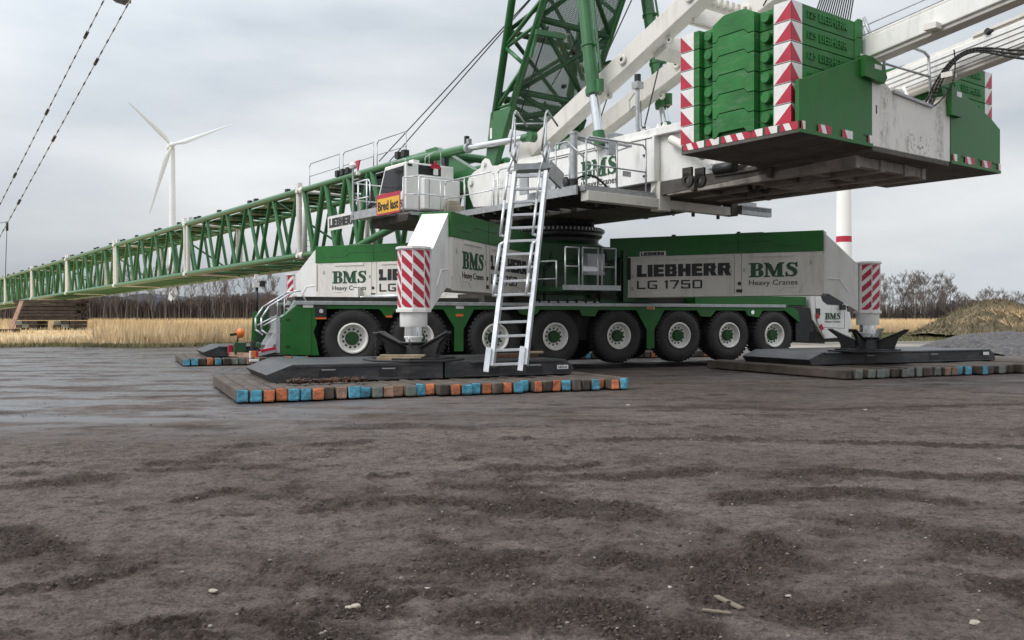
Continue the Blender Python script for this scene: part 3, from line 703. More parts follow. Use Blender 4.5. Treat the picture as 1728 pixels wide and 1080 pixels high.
def prail(x, y0, y1, z0, h, mb, posts=(), m=GALV, r=.022):
    mb.path([(x, y0, z0), (x, y0, z0 + h - .08), (x, y0 + .08, z0 + h), (x, y1 - .08, z0 + h), (x, y1, z0 + h - .08), (x, y1, z0)], r, m, 6)
    mb.tube((x, y0, z0 + h * .48), (x, y1, z0 + h * .48), r * .85, m, 6)
    for p in posts: mb.tube((x, p, z0), (x, p, z0 + h), r, m, 6)
prail(X0, -3.4, -1.6, 4.1, 1.15, pr, (-2.5,)); 
pr.path([(X0 - .05, -3.42, 4.8), (X0 - .5, -3.5, 5.2), (X0 - .9, -3.5, 5.2), (X0 - .9, -3.5, 4.2)], .02, GALV, 6)
pr.box(X0 - .03, X0 - .02, -2.3, -2.05, 4.5, 4.62, GALV)
pr.build('platform_railing', pfo, SF)
dv = MB()
bz = onx('S', 968, 320, 4.6)
dv.tube((4.6, bz[0], 4.13), (4.6, bz[0], 5.4), .085, GALV, 16); dv.tube((4.6, bz[0], 5.38), (4.6, bz[0], 5.44), .1, GALV, 16)
dv.tube((4.6, bz[0], 5.34), (4.6, bz[0] + 1.75, 5.32), .035, GALV, 8); dv.tube((4.6, bz[0] + .02, 5.30), (4.6, bz[0] + 1.3, 5.15), .02, GALV, 6); dv.tube((4.6, bz[0] + 1.75, 5.32), (4.6, bz[0] + 1.2, 5.12), .02, GALV, 6)
dv.box(4.54, 4.66, bz[0] + 1.0, bz[0] + 1.2, 5.05, 5.38, GALV); dv.lathe([(0, 4.13), (.2, 4.13), (.2, 4.2), (.1, 4.26), (.1, 4.4)], BLACK, (4.6, bz[0], 0), 'z', 14)
dv.build('davit_post', pfo, SF)
hs = MB()
for k in range(6):
    a0 = Vector((4.5 - .12 * k, bz[0] - .1 + .08 * k, 4.25 + .05 * (k % 3))); hs.lathe([(0, 0), (.06, 0), (.07, .06), (.05, .14), (0, .15)], BLACK, tuple(a0), 'z', 8)
pp = [(4.6 + .02 * k, bz[0] + .1 + .11 * k, 4.42 + .16 * math.sin(k * .45) - .02 * k) for k in range(10)]
hs.path(pp, .025, BLACK, 6); hs.box(4.0, 4.4, bz[0] - .15, bz[0] + .25, 4.13, 4.3, ALU); hs.prism([(3.3, 4.15), (3.6, 4.15), (3.6, 4.65), (3.45, 4.75), (3.3, 4.6)], bz[0] - .5, bz[0] - .46, GALV)
hs.box(3.6, 4.2, bz[0] - .1, bz[0] - .04, 4.2, 4.62, GALV)
hs.build('hose_reel', pfo, SF)
# operator cab -------------------------------------------------------------
YC = -3.3
cx = S(685, 272, YC)[0]
ctz = S(685, 272, YC)[1]; cbz = S(688, 352, YC)[1]
yr = onx('S', 766, 280, cx)[0]
oc = MB(); L_ = S(648, 278.5, YC)[0]
side = [(cx, cbz), (cx, ctz), (L_ + .05, ctz), (L_, ctz - .1), (S(634, 350, YC)[0], cbz + .25), (S(640, 350, YC)[0], cbz)]
oc.prism(side, YC, yr, WHITE)
oc.box(cx, cx + .25, YC + .45, yr + .06, cbz + .02, ctz - .45, WHITE)
cab = oc.build('operator_cab', crane, SF, bevel=.035)
gl = MB()
e = YC - .006
gl.prism([(cx - .12, ctz - .1), (L_ + .08, ctz - .12), (S(640, 335, YC)[0], S(640, 335, YC)[1]), (S(667, 333, YC)[0], S(667, 333, YC)[1]), (cx - .12, S(682, 318, YC)[1])], e, YC, GLASS)
y0, z1 = onx('S', 706, 278, cx + .0); y1, z0 = onx('S', 744, 298, cx + .0)
gl.box(cx, cx + .006, y0, y1, z0, z1, GLASS)
gl.build('window', cab, SF)
q = MB(); q.box(cx + .007, cx + .05, y0 + .5, y0 + .64, z0 + .02, z0 + .2, MWHITE); q.box(cx + .007, cx + .04, y0 + .42, y0 + .72, z0 + .2, z0 + .33, RED); q.box(cx + .007, cx + .04, y0 + .53, y0 + .6, z0 + .33, z0 + .42, RED); q.build('fire_extinguisher', cab, SF)
q = MB(); q.prism([(L_ - .15, cbz + .3), (cx - .9, cbz + .35), (cx - .9, cbz + .55), (L_ - .2, cbz + .6)], e - .02, e - .002, CARD); q.build('dashboard_box', cab, SF)
sm = MB()
for pxx in (724, 743): yy = onx('S', pxx, 320, cx + .25)[0]; sm.box(cx + .251, cx + .256, yy, yy + .012, cbz + .05, ctz - .5, DARK)
sm.box(cx - .1, cx - .086, YC - .004, YC - .001, cbz, ctz - .05, DARK); sm.box(cx + .001, cx + .02, YC + .05, YC + .2, ctz - .12, ctz - .06, BLACK)
sm.build('panel_seam', cab, SF)
xm = S(676, 345, YC)
text('BMS', 'lettering', cab, SF, cx - .78, cx - .2, S(676, 350, YC)[1], S(676, 337, YC)[1], YC - .006, TXTK)
rf = MB(); rf.path([(cx - .2, YC + .1, ctz), (cx - .2, YC + .1, ctz + .12), (L_ + .3, YC + .1, ctz + .12), (L_ + .3, YC + .1, ctz)], .015, GALV, 5)
rf.box(cx - .35, cx - .1, YC + .3, YC + .5, ctz, ctz + .1, WHITE); rf.tube((cx - .2, YC + .9, ctz), (cx - .2, YC + .9, ctz + .35), .01, GALV, 4)
rf.path([(cx - .1, YC + .7, ctz), (cx - .1, YC + .7, ctz + .2), (cx - .1, yr - .4, ctz + .5), (cx - .1, yr - .4, ctz)], .014, GALV, 5)
rf.box(cx - .2, cx - .05, yr - .3, yr - .15, ctz, ctz + .25, BLACK)
rf.build('roof_rail', cab, SF)
# cab deck and its rails
YD = YC - .75
dx0 = S(594, 372, YD)[0]; dz = cbz - .12
dk = MB(); dk.box(dx0, cx - .3, YD, -1.5, dz - .06, dz, GALV); dk.box(dx0, cx - .3, YD - .03, YD - .001, dz - .09, dz + .14, GALV); dk.box(cx - .3, cx + .55, YC - .15, -1.5, dz - .1, dz - .01, GALV)
dk.prism([(dx0 + .2, dz - .061), (cx + .5, dz - .061), (cx + .4, dz - .25), (cx - 1.8, dz - .3)], YC - .2, -1.6, WEATHER)
dko = dk.build('cab_deck', crane, SF)
rl = MB(); h = 1.0
rl.path([(dx0 + .05, YD, dz), (dx0 + .05, YD, dz + h), (cx - .85, YD, dz + h), (cx - .75, YD, dz + h - .1), (cx - .75, YD, dz + .35), (cx - .85, YD, dz + .25)], .022, ALU, 6)
rl.tube((dx0 + .05, YD, dz + .5), (cx - .85, YD, dz + .5), .02, ALU, 6)
for xx in (dx0 + .4, (dx0 + cx) / 2, cx - .95): rl.tube((xx, YD, dz - .05), (xx, YD, dz + h), .024, ALU, 6)
rl.path([(dx0 + .05, YD, dz + h), (dx0 + .05, -1.9, dz + h)], .02, ALU, 6); rl.path([(dx0 + .05, YD, dz + .5), (dx0 + .05, -1.9, dz + .5)], .018, ALU, 6)
for yy in (-2.9, -2.0): rl.tube((dx0 + .05, yy, dz), (dx0 + .05, yy, dz + h), .02, ALU, 6)
rx = cx + .55
rl.path([(cx + .1, YC - .15, dz), (cx + .1, YC - .15, dz + h), (rx, YC + .1, dz + h), (rx, yr - .05, dz + h), (rx, yr + .02, dz + h - .1), (rx, yr + .02, dz)], .02, ALU, 6)
rl.path([(cx + .1, YC - .15, dz + .5), (rx, YC + .1, dz + .5), (rx, yr, dz + .5)], .018, ALU, 6)
for yy in (YC + .1, (YC + yr) / 2): rl.tube((rx, yy, dz), (rx, yy, dz + h), .02, ALU, 6)
rl.build('cab_railing', dko, SF)
# yellow and red sign hung on the rail, and the company name board
ys = YD - .035
(xa, za), (xb, zb_) = S(636, 365, ys), S(676, 331, ys)
sg = MB(); sg.box(xa, xb, ys - .01, ys, za, za + .58, RED); sg.box(xa + .05, xb - .05, ys - .014, ys - .0101, za + .05, za + .46, YEL); sgo = sg.build('load_sign', dko, SF)
text('Bred last', 'lettering', sgo, SF, xa + .1, xb - .1, za + .12, za + .38, ys - .02, TXTK, bold=.02)
nb = MB(); (xc, zc), (xd, zd) = S(554, 371, YD), S(597, 348, YD)
nb.box(xc, xd, YD - .02, YD, dz - .28, dz + .16, MWHITE); nbo = nb.build('name_board', dko, SF)
text('LIEBHERR', 'lettering', nbo, SF, xc + .12, xd + .1, dz - .2, dz + .08, YD - .026, TXTK, bold=.03)
q = MB(); q.lathe([(0, 0), (.35, 0), (.4, .1), (.3, .25), (.12, .3), (0, .3)], BLUECLOTH, (dx0 + 1.2, YD + .4, dz), 'z', 12); q.box(dx0 + .9, dx0 + 1.7, YD + .2, YD + .6, dz, dz + .18, BLUECLOTH); q.build('tarpaulin_bundle', dko, SF, bevel=.05)
q = MB(); px_ = dx0 + .12; q.tube((px_, YD - .03, dz), (px_, YD - .03, dz + 1.55), .03, GALV, 8); q.lathe([(0, 0), (.1, .03), (.12, .12), (.07, .2), (0, .22)], MWHITE, (px_, YD - .03, dz + 1.4), 'z', 10)
q.prism([(px_ + .18, dz + 1.62), (px_ + .48, dz + 1.62), (px_ + .33, dz + 1.3)], YD - .05, YD - .02, RED); q.tube((px_, YD - .03, dz + 1.45), (px_ + .33, YD - .03, dz + 1.45), .015, BLACK, 5); q.lathe([(0, 0), (.07, .02), (.07, .1), (0, .12)], MWHITE, (px_ + .33, YD - .03, dz + 1.18), 'z', 8)
q.build('warning_lamp_post', dko, SF)
q = MB(); q.box(cx + .28, cx + .5, YC + 1.1, yr + .05, cbz - .05, cbz + .16, CREAMB); q.box(cx + .3, cx + .45, YC + 1.2, yr - .1, cbz + .16, cbz + .3, CREAMB); q.build('tool_tray', dko, SF, bevel=.03)

# derrick boom ----------------------------------------------------------------
de = MB(); n_ = -1.3
def DP(px, py, y): x, z = ony('S', px, py, y); return Vector((x, y, z))
fb, ft = DP(829, 240, n_), DP(864, 0, n_); rbm, rt = DP(861, 190, n_), DP(918, 0, n_)
def ext(a, b, z): return a + (b - a) * ((z - a.z) / (b.z - a.z))
zt = 15.5
for y in (-1.3, 1.3):
    fr = lambda z: Vector((ext(fb, ft, z).x, y, z)); rr = lambda z: Vector((ext(rbm, rt, z).x, y, z))
    de.tube(fr(7.0), fr(zt), .11, BGREEN, 10); de.tube(rr(6.6), rr(zt), .1, BGREEN, 10)
    # solid box plates near the foot
    foot = [(-1.5, 5.75), (-1.1, 5.65), (rr(7.2).x + .09, 7.2), (fr(7.2).x - .1, 7.2)]
    de.prism(foot, y - .1, y + .1, BGREEN)
    lv = [7.25, 8.25, 8.95, 9.9, 11.0, 12.1, 13.3, 14.5]
    for i in range(len(lv) - 1):
        a, b = (fr(lv[i]), rr(lv[i + 1])) if i % 2 == 0 else (rr(lv[i]), fr(lv[i + 1])); de.tube(a, b, .062, BGREEN, 8)
    de.tube(fr(7.3), rr(7.3), .05, BGREEN, 8); de.tube(fr(8.9), rr(9.2), .05, BGREEN, 8)
for z in (6.9, 7.6, 9.35, 11.6, 13.8):
    for g in (lambda z: ext(rbm, rt, z).x, lambda z: ext(fb, ft, z).x): de.tube((g(z), -1.3, z), (g(z), 1.3, z), .09, DGREEN, 8)
rr0 = lambda z: ext(rbm, rt, z).x
for z0, z1 in ((6.9, 7.6), (7.6, 9.35), (9.35, 11.6), (11.6, 13.8)):
    de.tube((rr0(z0), -1.3, z0), (rr0(z1), 1.3, z1), .07, DGREEN, 8); de.tube((rr0(z0), 1.3, z0), (rr0(z1), -1.3, z1), .07, DGREEN, 8)
    xf = lambda z: ext(fb, ft, z).x
    de.tube((xf(z0), -1.3, z0), (xf(z1), 1.3, z1), .06, DGREEN, 8); de.tube((xf(z0), 1.3, z0), (xf(z1), -1.3, z1), .06, DGREEN, 8)
de.box(rr0(8.6) - .1, rr0(8.6) + .5, 1.2, 1.9, 8.55, 8.65, DGREEN); de.box(rr0(8.6) + .3, rr0(8.6) + .42, 1.55, 1.67, 8.2, 8.7, BLACK)
de.bar((rr0(9.0) + .12, -1.35, 9.0), (rr0(9.0) + .12, -.35, 9.05), .12, .14, BGREEN); de.bar((rr0(8.5) + .12, -1.3, 8.4), (rr0(9.0) + .12, -1.3, 9.05), .07, .1, BGREEN)
# a loose white winch frame inside the bay
de.bar((rr0(9.1) - .3, -.25, 9.2), (rr0(8.0) - .25, .95, 8.05), .1, .16, PALEP); de.bar((rr0(9.1) - .3, .1, 9.3), (rr0(8.2) - .3, 1.1, 8.3), .1, .1, OFFW)
dero = de.build('derrick_boom', crane, SF)
# wire mesh screen on the rear face: real crossing wires
ms = MB()
zz = 6.75; step = .085
def MP(u, z): return (rr0(z) + .03, u, z)
step = .052
for i in range(-104, 52):
    # two families of slanted wires clipped to the face
    for sg_ in (1, -1):
        a0 = -1.25 + i * step; pts = []
        za = 6.75; u0 = a0; u1 = a0 + 5.6
        z_of = lambda uu: 6.75 + (uu - a0) * 1.45
        lo_, hi_ = max(-1.25, a0), min(1.25, a0 + (12.6 - 6.75) / 1.45)
        if hi_ - lo_ < .02: continue
        A_, B_ = MP(sg_ * lo_, z_of(lo_)), MP(sg_ * hi_, z_of(hi_)); ms.bar(A_, B_, .015, .015, DGREEN, up=(1, 0, 0))
mso = ms.build('mesh_screen', dero, SF)
q = MB()
for z in (7.9, 8.75): q.lathe([(0, 0), (.06, .02), (.06, .12), (0, .14)], BLACK, (rr0(z) + .06, .15, z), 'x', 8)
q.tube((rr0(7.6) + .06, -.25, 7.7), (rr0(9.2) + .06, .2, 9.2), .015, BLACK, 5); q.tube((rr0(7.2) + .06, -1.1, 6.9), (rr0(9.2) + .06, -.95, 9.2), .02, BLACK, 5)
q.path([(rr0(7.3) + .06, -.2, 7.5), (rr0(7.0) + .06, -.15, 7.25)], .04, BLACK, 6)
q.build('hydraulic_line', dero, SF)
MB().box(fb.x + .1, fb.x + .2, -1.42, -1.401, 6.45, 6.75, MWHITE).build('name_plate', dero, SF)

# A-frame and raising cylinders -------------------------------------------------
for y in (-.9, .9):
    if y < 0: a, b = DP(893, 262, y), DP(1165, 8, y)
    else: a, b = DP(975, 248, y), DP(1156, 108, y)
    d = (b - a).normalized(); e_ = a + d * 11
    m = MB(); m.bar(a, e_, .42, .46, OFFW)
    for t in (.35, 4.0, 5.9):
        p = a + d * t; 
    for t, s_ in ((4.3, -1), (6.6, -1)):
        p = a + d * t; m.lathe([(.05, -.03), (.12, -.03), (.12, .03), (.05, .03)], OFFW, (p.x, y - .25, p.z), 'y', 14)
    for t in (3.4, 5.6):
        p = a + d * t; m.lathe([(.03, -.04), (.09, -.04), (.09, .04), (.03, .04)], OFFW, (p.x + .12, y, p.z - .33), 'y', 12)
    m.bar(a - d * .4, a + d * .3, .5, .6, OFFW)
    af = m.build('a_frame_beam', crane, SF, bevel=.02)
    if y < 0: A0, D0 = a, d
def AF(t): return A0 + D0 * t
m = MB()
p = DP(1110, 78, -.8); m.bar((p.x, -.79, p.z), (p.x, .79, p.z), .42, .42, OFFW, up=tuple(D0)); 
m.build('a_frame_crossbeam', crane, SF, bevel=.02)
m = MB(); p = DP(1165, 18, -.8)
m.bar((p.x - .02, -.78, p.z), (p.x - .02, .78, p.z), .6, .05, OFFW, up=tuple(D0)); 
for dz_ in (-.28, .28): pp = Vector((p.x, 0, p.z)) + D0 * dz_; m.bar((pp.x, -.78, pp.z), (pp.x, .78, pp.z), .09, .14, OFFW)
for i in range(7): y = -.6 + i * .2; m.bar((p.x + .36, y - .05, p.z + .2), (p.x + .36, y + .05, p.z + .2), .1, .16, OFFW)
for y in (-.72, .6): m.box(p.x - .1, p.x + .15, y, y + .14, p.z + .03, p.z + .06, WHITE)
m.build('sheave_platform', crane, SF)
for y, pts in ((-1.5, ((985, -20), (1002, 158), (1010, 222))), (1.5, ((1090, -20), (1118, 180), (1123, 208)))):
    a, b, c = [DP(*p, y) for p in pts]; d = (a - c).normalized(); m = MB()
    m.tube(b, b + d * 7, .17, BGREEN, 18); m.tube(b - d * .02, b + d * .12, .2, BGREEN, 18); m.tube(b + Vector((.25, 0, .5)) , b + d * 6 + Vector((.25, 0, 0)), .03, BGREEN, 8)
    m.tube(b + Vector((.22, 0, .0)), b + Vector((.22, 0, .3)), .1, BGREEN, 10)
    for t in (1.2, 2.6): q_ = b + d * t; m.tube(q_, q_ + d * .06, .195, BGREEN, 18); m.tube(q_ + Vector((.14, 0, 0)), q_ + Vector((.3, 0, 0)), .04, BGREEN, 6)
    cy = m.build('raising_cylinder', crane, SF)
    MB().tube(b - d * .021, c, .115, CHROME, 18).build('piston_rod', cy, SF)
    m = MB(); m.tube(c, c - d * .35, .15, BGREEN, 14); m.tube((c.x - .05, y - .12, c.z - .35), (c.x - .05, y + .12, c.z - .35), .1, WHITE, 14); m.build('rod_eye', cy, SF)
m = MB(); a, b, c = S(690, 272, -1.5), S(790, 250, -1.5), S(897, 231, -1.5)
V3 = lambda p: Vector((p[0], -1.5, p[1]))
a, b, c = V3(a), V3(b), V3(c); a = a + (a - b) * .15
m.tube(a, b, .13, BGREEN, 16); m.tube(b - (b - a) * .01, b + (c - b) * .02, .15, GALV, 16); m.tube(b + (a - b) * .35 + Vector((0, 0, -.3)), b + (a - b) * .35, .08, BGREEN, 10)
m.box(b.x - .12, b.x - .02, -1.56, -1.44, b.z + .12, b.z + .36, BLACK); m.box(b.x + .0, b.x + .1, -1.56, -1.44, b.z + .1, b.z + .26, GALV)
rc = m.build('relapse_cylinder', crane, SF)
MB().tube(b + (c - b) * .02, c - (c - b) * .08, .095, CHROME, 16).build('piston_rod', rc, SF)
m = MB(); m.tube(c - (c - b) * .12, c - (c - b) * .02, .11, BGREEN, 14); m.lathe([(0, -.1), (.14, -.1), (.14, .1), (0, .1)], BGREEN, (c.x, -1.5, c.z), 'y', 16); m.build('rod_eye', rc, SF)
# fittings along the top of the body
m = MB()
for px, py in ((1082, 215), (1093, 213), (1075, 217), (1112, 208), (1122, 206)): x, z = S(px, py, -.9); m.prism([(x - .1, 5.68), (x + .1, 5.68), (x, 5.9)], -.95, -.85, WHITE)
for x in (1.0, 1.6, 2.4, 3.4): m.box(x, x + .25, -1.2, -.9, 5.7, 5.84, GALV)
m.tube((5.9, -.5, 5.7), (5.9, -.5, 5.85), .08, BLACK, 10)
m.build('roof_bracket', supo, SF)
m = MB(); x, z = S(1076, 215, -1.0); m.tube((x, -1, 5.68), (x, -1, S(1076, 145, -1)[1]), .05, GALV, 10); zz = S(1076, 150, -1)[1]
m.box(x - .1, x + .1, -1.1, -.9, zz, zz + .16, GALV); m.tube((x, -1, zz + .16), (x, -1, zz + .34), .08, BLACK, 12); m.path([(x - .05, -1.06, zz - .1), (x - .22, -1.06, zz - .25), (x - .2, -1.06, zz - .5), (x - .05, -1.06, zz - .4)], .02, GALV, 5)
m.path([(x + .1, -1, zz - .3), (x + .12, -1, zz - .9), (x + .4, -1.1, 5.75), (x + .6, -1.2, 5.6)], .012, BLACK, 5); m.box(x - .15, x + .15, -1.1, -.9, 5.68, 5.76, GALV)
m.build('measuring_post', supo, SF)
m = MB()
for (a1, a2, y) in (((1205, 385 - 300), (1000, 285), 0),): pass
for p1, p2 in (((1066, 0), (985, 175)), ((1120, 80), (1088, 212)), ((1037, 128), (1000, 240)), ((1310, -30), (1288, 10))):
    m.tube(DP(*p1, .0), DP(*p2, .0), .018, CABLE, 5)
m.build('guy_rope', crane, SF)

# main boom ---------------------------------------------------------------------
bd = np.array([-.619, .7855]); BM = dirframe((-8.4 + 1.4 * .7855, 35.4 + 1.4 * .619), bd)   # x outwards along the boom; near chord at y=+1.4
HB, WB = 2.58, 1.4
slope = -.0142
BMm = Matrix.Translation((0, 0, 6.42)) @ BM @ Matrix.Rotation(math.atan(-slope), 4, 'Y')
BMm = BM @ Matrix.Translation((0, 0, 6.42)) @ Matrix.Rotation(-math.atan(slope), 4, 'Y')
SL = 13.75
def section():
    m = MB(); L = SL; g = .18
    for y in (-WB, WB):
        for z in (0, -HB): m.tube((g, y, z), (L - g, y, z), .14, BGREEN, 12)
        nd = 5; pw = (L - 2 * g) / nd
        for i in range(nd):
            xa, xb = g + i * pw, g + (i + 1) * pw; mid = (xa + xb) / 2
            m.tube((mid - .1, y, -HB), (xa + .15, y, 0), .085, BGREEN, 8, caps=False); m.tube((mid + .1, y, -HB), (xb - .15, y, 0), .085, BGREEN, 8, caps=False)
    for z in (0, -HB):
        nd = 5; pw = (L - 2 * g) / nd
        for i in range(nd):
            xa, xb = g + i * pw, g + (i + 1) * pw; mid = (xa + xb) / 2
            m.tube((xa, -WB, z), (mid, WB, z), .07, BGREEN, 6, caps=False); m.tube((mid, WB, z), (xb, -WB, z), .07, BGREEN, 6, caps=False); m.tube((mid, -WB, z), (mid, WB, z), .055, BGREEN, 6, caps=False)
    m.tube((g, -WB, -HB), (g + 2.6, WB, 0), .05, BGREEN, 6); m.tube((L * .5, -WB, -.05), (L * .5, WB, -.05), .05, BGREEN, 6)
    m.box(.4, L - .4, -.75, .75, .03, .06, BGREEN)
    for x in (1.2, 4.5, 5.2, 9.0, 11.8, 12.3): m.box(x, x + .22, WB - .1, WB + .06, .11, .24, BLACK)
    o = m.build('boom_section', crane, I4, recenter=False)
    e = MB()
    for x in (.09, L - .09):
        for y in (-WB, WB):
            e.tube((x + (.12 if x < 1 else -.12), y, -HB + .1), (x + (.12 if x < 1 else -.12), y, -.1), .11, OFFW, 10)
            for z in (0, -HB): e.tube((x - .09, y, z), (x + .16, y, z), .135, OFFW, 10); e.lathe([(0, -.17), (.1, -.17), (.1, .17), (0, .17)], OFFW, (x, y, z), 'y', 12)
        e.tube((x, -WB, 0), (x, WB, 0), .07, OFFW, 8); e.tube((x, -WB, -HB), (x, WB, -HB), .07, OFFW, 8)
    e.box(.2, .45, WB - .15, WB + .05, .13, .36, MWHITE); e.box(L - .5, L - .25, WB - .15, WB + .05, .13, .34, MWHITE)
    e.build('end_frame', o, I4, recenter=False)
    return o
s0 = section(); 
Ms = lambda i: BMm @ Matrix.Translation((i * SL, 0, 0))
moveall(s0, Ms(0)); place(s0, Ms(0), crane)
for i in range(1, 7): dup(s0, Ms(i), crane)
# pivot section towards the crane
pv = MB(); L = 11.0
g = .18
zb2 = lambda x: -HB if x > -4.6 else -HB + (-4.6 - x) * .27
for y in (-WB, WB):
    pv.tube((-g, y, 0), (-9.6, y, -.02), .125, BGREEN, 12)
    pv.tube((-g, y, -HB), (-4.6, y, -HB), .12, BGREEN, 12); pv.tube((-4.6, y, -HB), (-11.3, y * .85, -1.3), .13, BGREEN, 12)
    pv.tube((-9.6, y, -.02), (-11.3, y * .85, -1.15), .14, BGREEN, 12)
    pv.prism([(-9.3, .1), (-9.9, .1), (-11.9, -.9), (-11.9, -1.5), (-11.0, -1.45)], y - .12, y + .12, BGREEN)
    xs = [-g, -2.1, -3.9, -5.6, -7.4, -9.3]
    for i in range(5):
        mid = (xs[i] + xs[i + 1]) / 2; pv.tube((mid, y, zb2(mid)), (xs[i] - .1, y, 0), .11, BGREEN, 10); pv.tube((mid, y, zb2(mid)), (xs[i + 1] + .1, y, 0), .11, BGREEN, 10)
    pv.box(-7.9, -7.4, y - .08, y + .08, -1.8, -.1, BGREEN)
for z in (0, -HB):
    for i in range(4):
        pv.tube((-g - i * 1.15, -WB, z), (-g - (i + .5) * 1.15, WB, z), .055, BGREEN, 6); pv.tube((-g - (i + .5) * 1.15, WB, z), (-g - (i + 1) * 1.15, -WB, z), .055, BGREEN, 6)
pv.box(-9.5, -.4, -.8, .8, .03, .07, GALV); pv.tube((-9.6, -WB, -.02), (-9.6, WB, -.02), .14, BGREEN, 10)
pv.box(-6.6, -4.0, -.9, .9, -1.1, -.2, BLACK); pv.lathe([(0, -.8), (.55, -.8), (.55, -.7), (.4, -.7), (.4, .7), (.55, .7), (.55, .8), (0, .8)], DGREEN, (-7.0, 0, -.7), 'y', 18)
pv.box(-11.6, -11.1, -1.0, 1.0, -1.35, -1.0, DGREEN)
for x in (-3.3, -3.7, -4.1, -7.6, -8.0): pv.box(x, x + .2, WB - .1, WB + .1, .12, .34, BLACK)
pvo = pv.build('boom_pivot_section', crane, BMm)
e = MB(); 
for y in (-WB, WB):
    e.tube((-.3, y, -HB + .1), (-.3, y, -.1), .1, OFFW, 10)
    for z in (0, -HB): e.tube((-.3, y, z), (.05, y, z), .14, OFFW, 10)
e.build('end_frame', pvo, BMm)
hr = MB()
for x0, x1 in ((-.05, -2.6), (-2.9, -5.2), (-5.45, -7.4)):
    y = WB - .35; hr.path([(x0, y, .08), (x0, y, 1.0), (x0 - .12, y, 1.1), (x1, y, 1.1), (x1, y, .08)], .02, GALV, 6); hr.tube((x0, y, .6), (x1, y, .6), .016, GALV, 6)
hr.build('handrail', pvo, BMm)
il = MB()
for y in (-.6, -.95): il.tube((4.1, y, -2.4), (4.1, y, -.1), .018, WHITE, 6)
for i in range(9): il.tube((4.1, -.6, -2.3 + .26 * i), (4.1, -.95, -2.3 + .26 * i), .014, WHITE, 6)
il.build('inner_ladder', pvo, BMm)
# hoist ropes from the pivot section up to the derrick, and guy rods over the far boom
m = MB()
for (a, b), y in zip((((640, 272), (885, 8)), ((655, 275), (905, -12))), (-.4, .1)):
    A_, B_ = SF @ DP(*a, y), SF @ DP(*b, y); m.tube(A_, A_ + (B_ - A_) * 2.6, .02, CABLE, 6)
m.build('hoist_rope', crane, I4)
guys = []
for k, (p, q_) in enumerate((((-60, 463), (300, -245)), ((-60, 508), (330, -200)))):
    A_, B_ = at(*p, 92), at(*q_, 52); m = MB(); m.tube(A_, B_, .04, GALV, 6)
    n = 46
    for i in range(n):
        t = i / n; p0 = A_.lerp(B_, t); d = (B_ - A_).normalized(); m.tube(p0, p0 + d * (.7 if i % 8 == 0 else .4), .12 if i % 8 == 0 else .055, BLACK, 6)
    guys.append(m.build('guy_rod', crane, I4))
m = MB(); A_ = at(12, 374, 88); B_ = at(9, 468, 88); m.tube(A_, B_, .035, CABLE, 5); m.tube(A_, A_ + Vector((0, 0, -.9)), .12, BLACK, 6); m.tube(at(-8, 378, 88), A_, .03, CABLE, 5); m.build('hanger_rope', crane, I4)
m = MB(); c_ = at(205, -3, 62); m.prism([(-.62, .5), (-.62, -.1), (-.5, -.22), (.15, -.42), (.3, -.25), (.55, -.3), (.62, .5)], -.25, .25, BLACK)
for x in (-.3, .25): m.lathe([(0, -.3), (.3, -.3), (.3, .3), (0, .3)], BLACK, (x, 0, .3), 'y', 16)
m.build('sheave_block', crane, Matrix.Translation(c_))

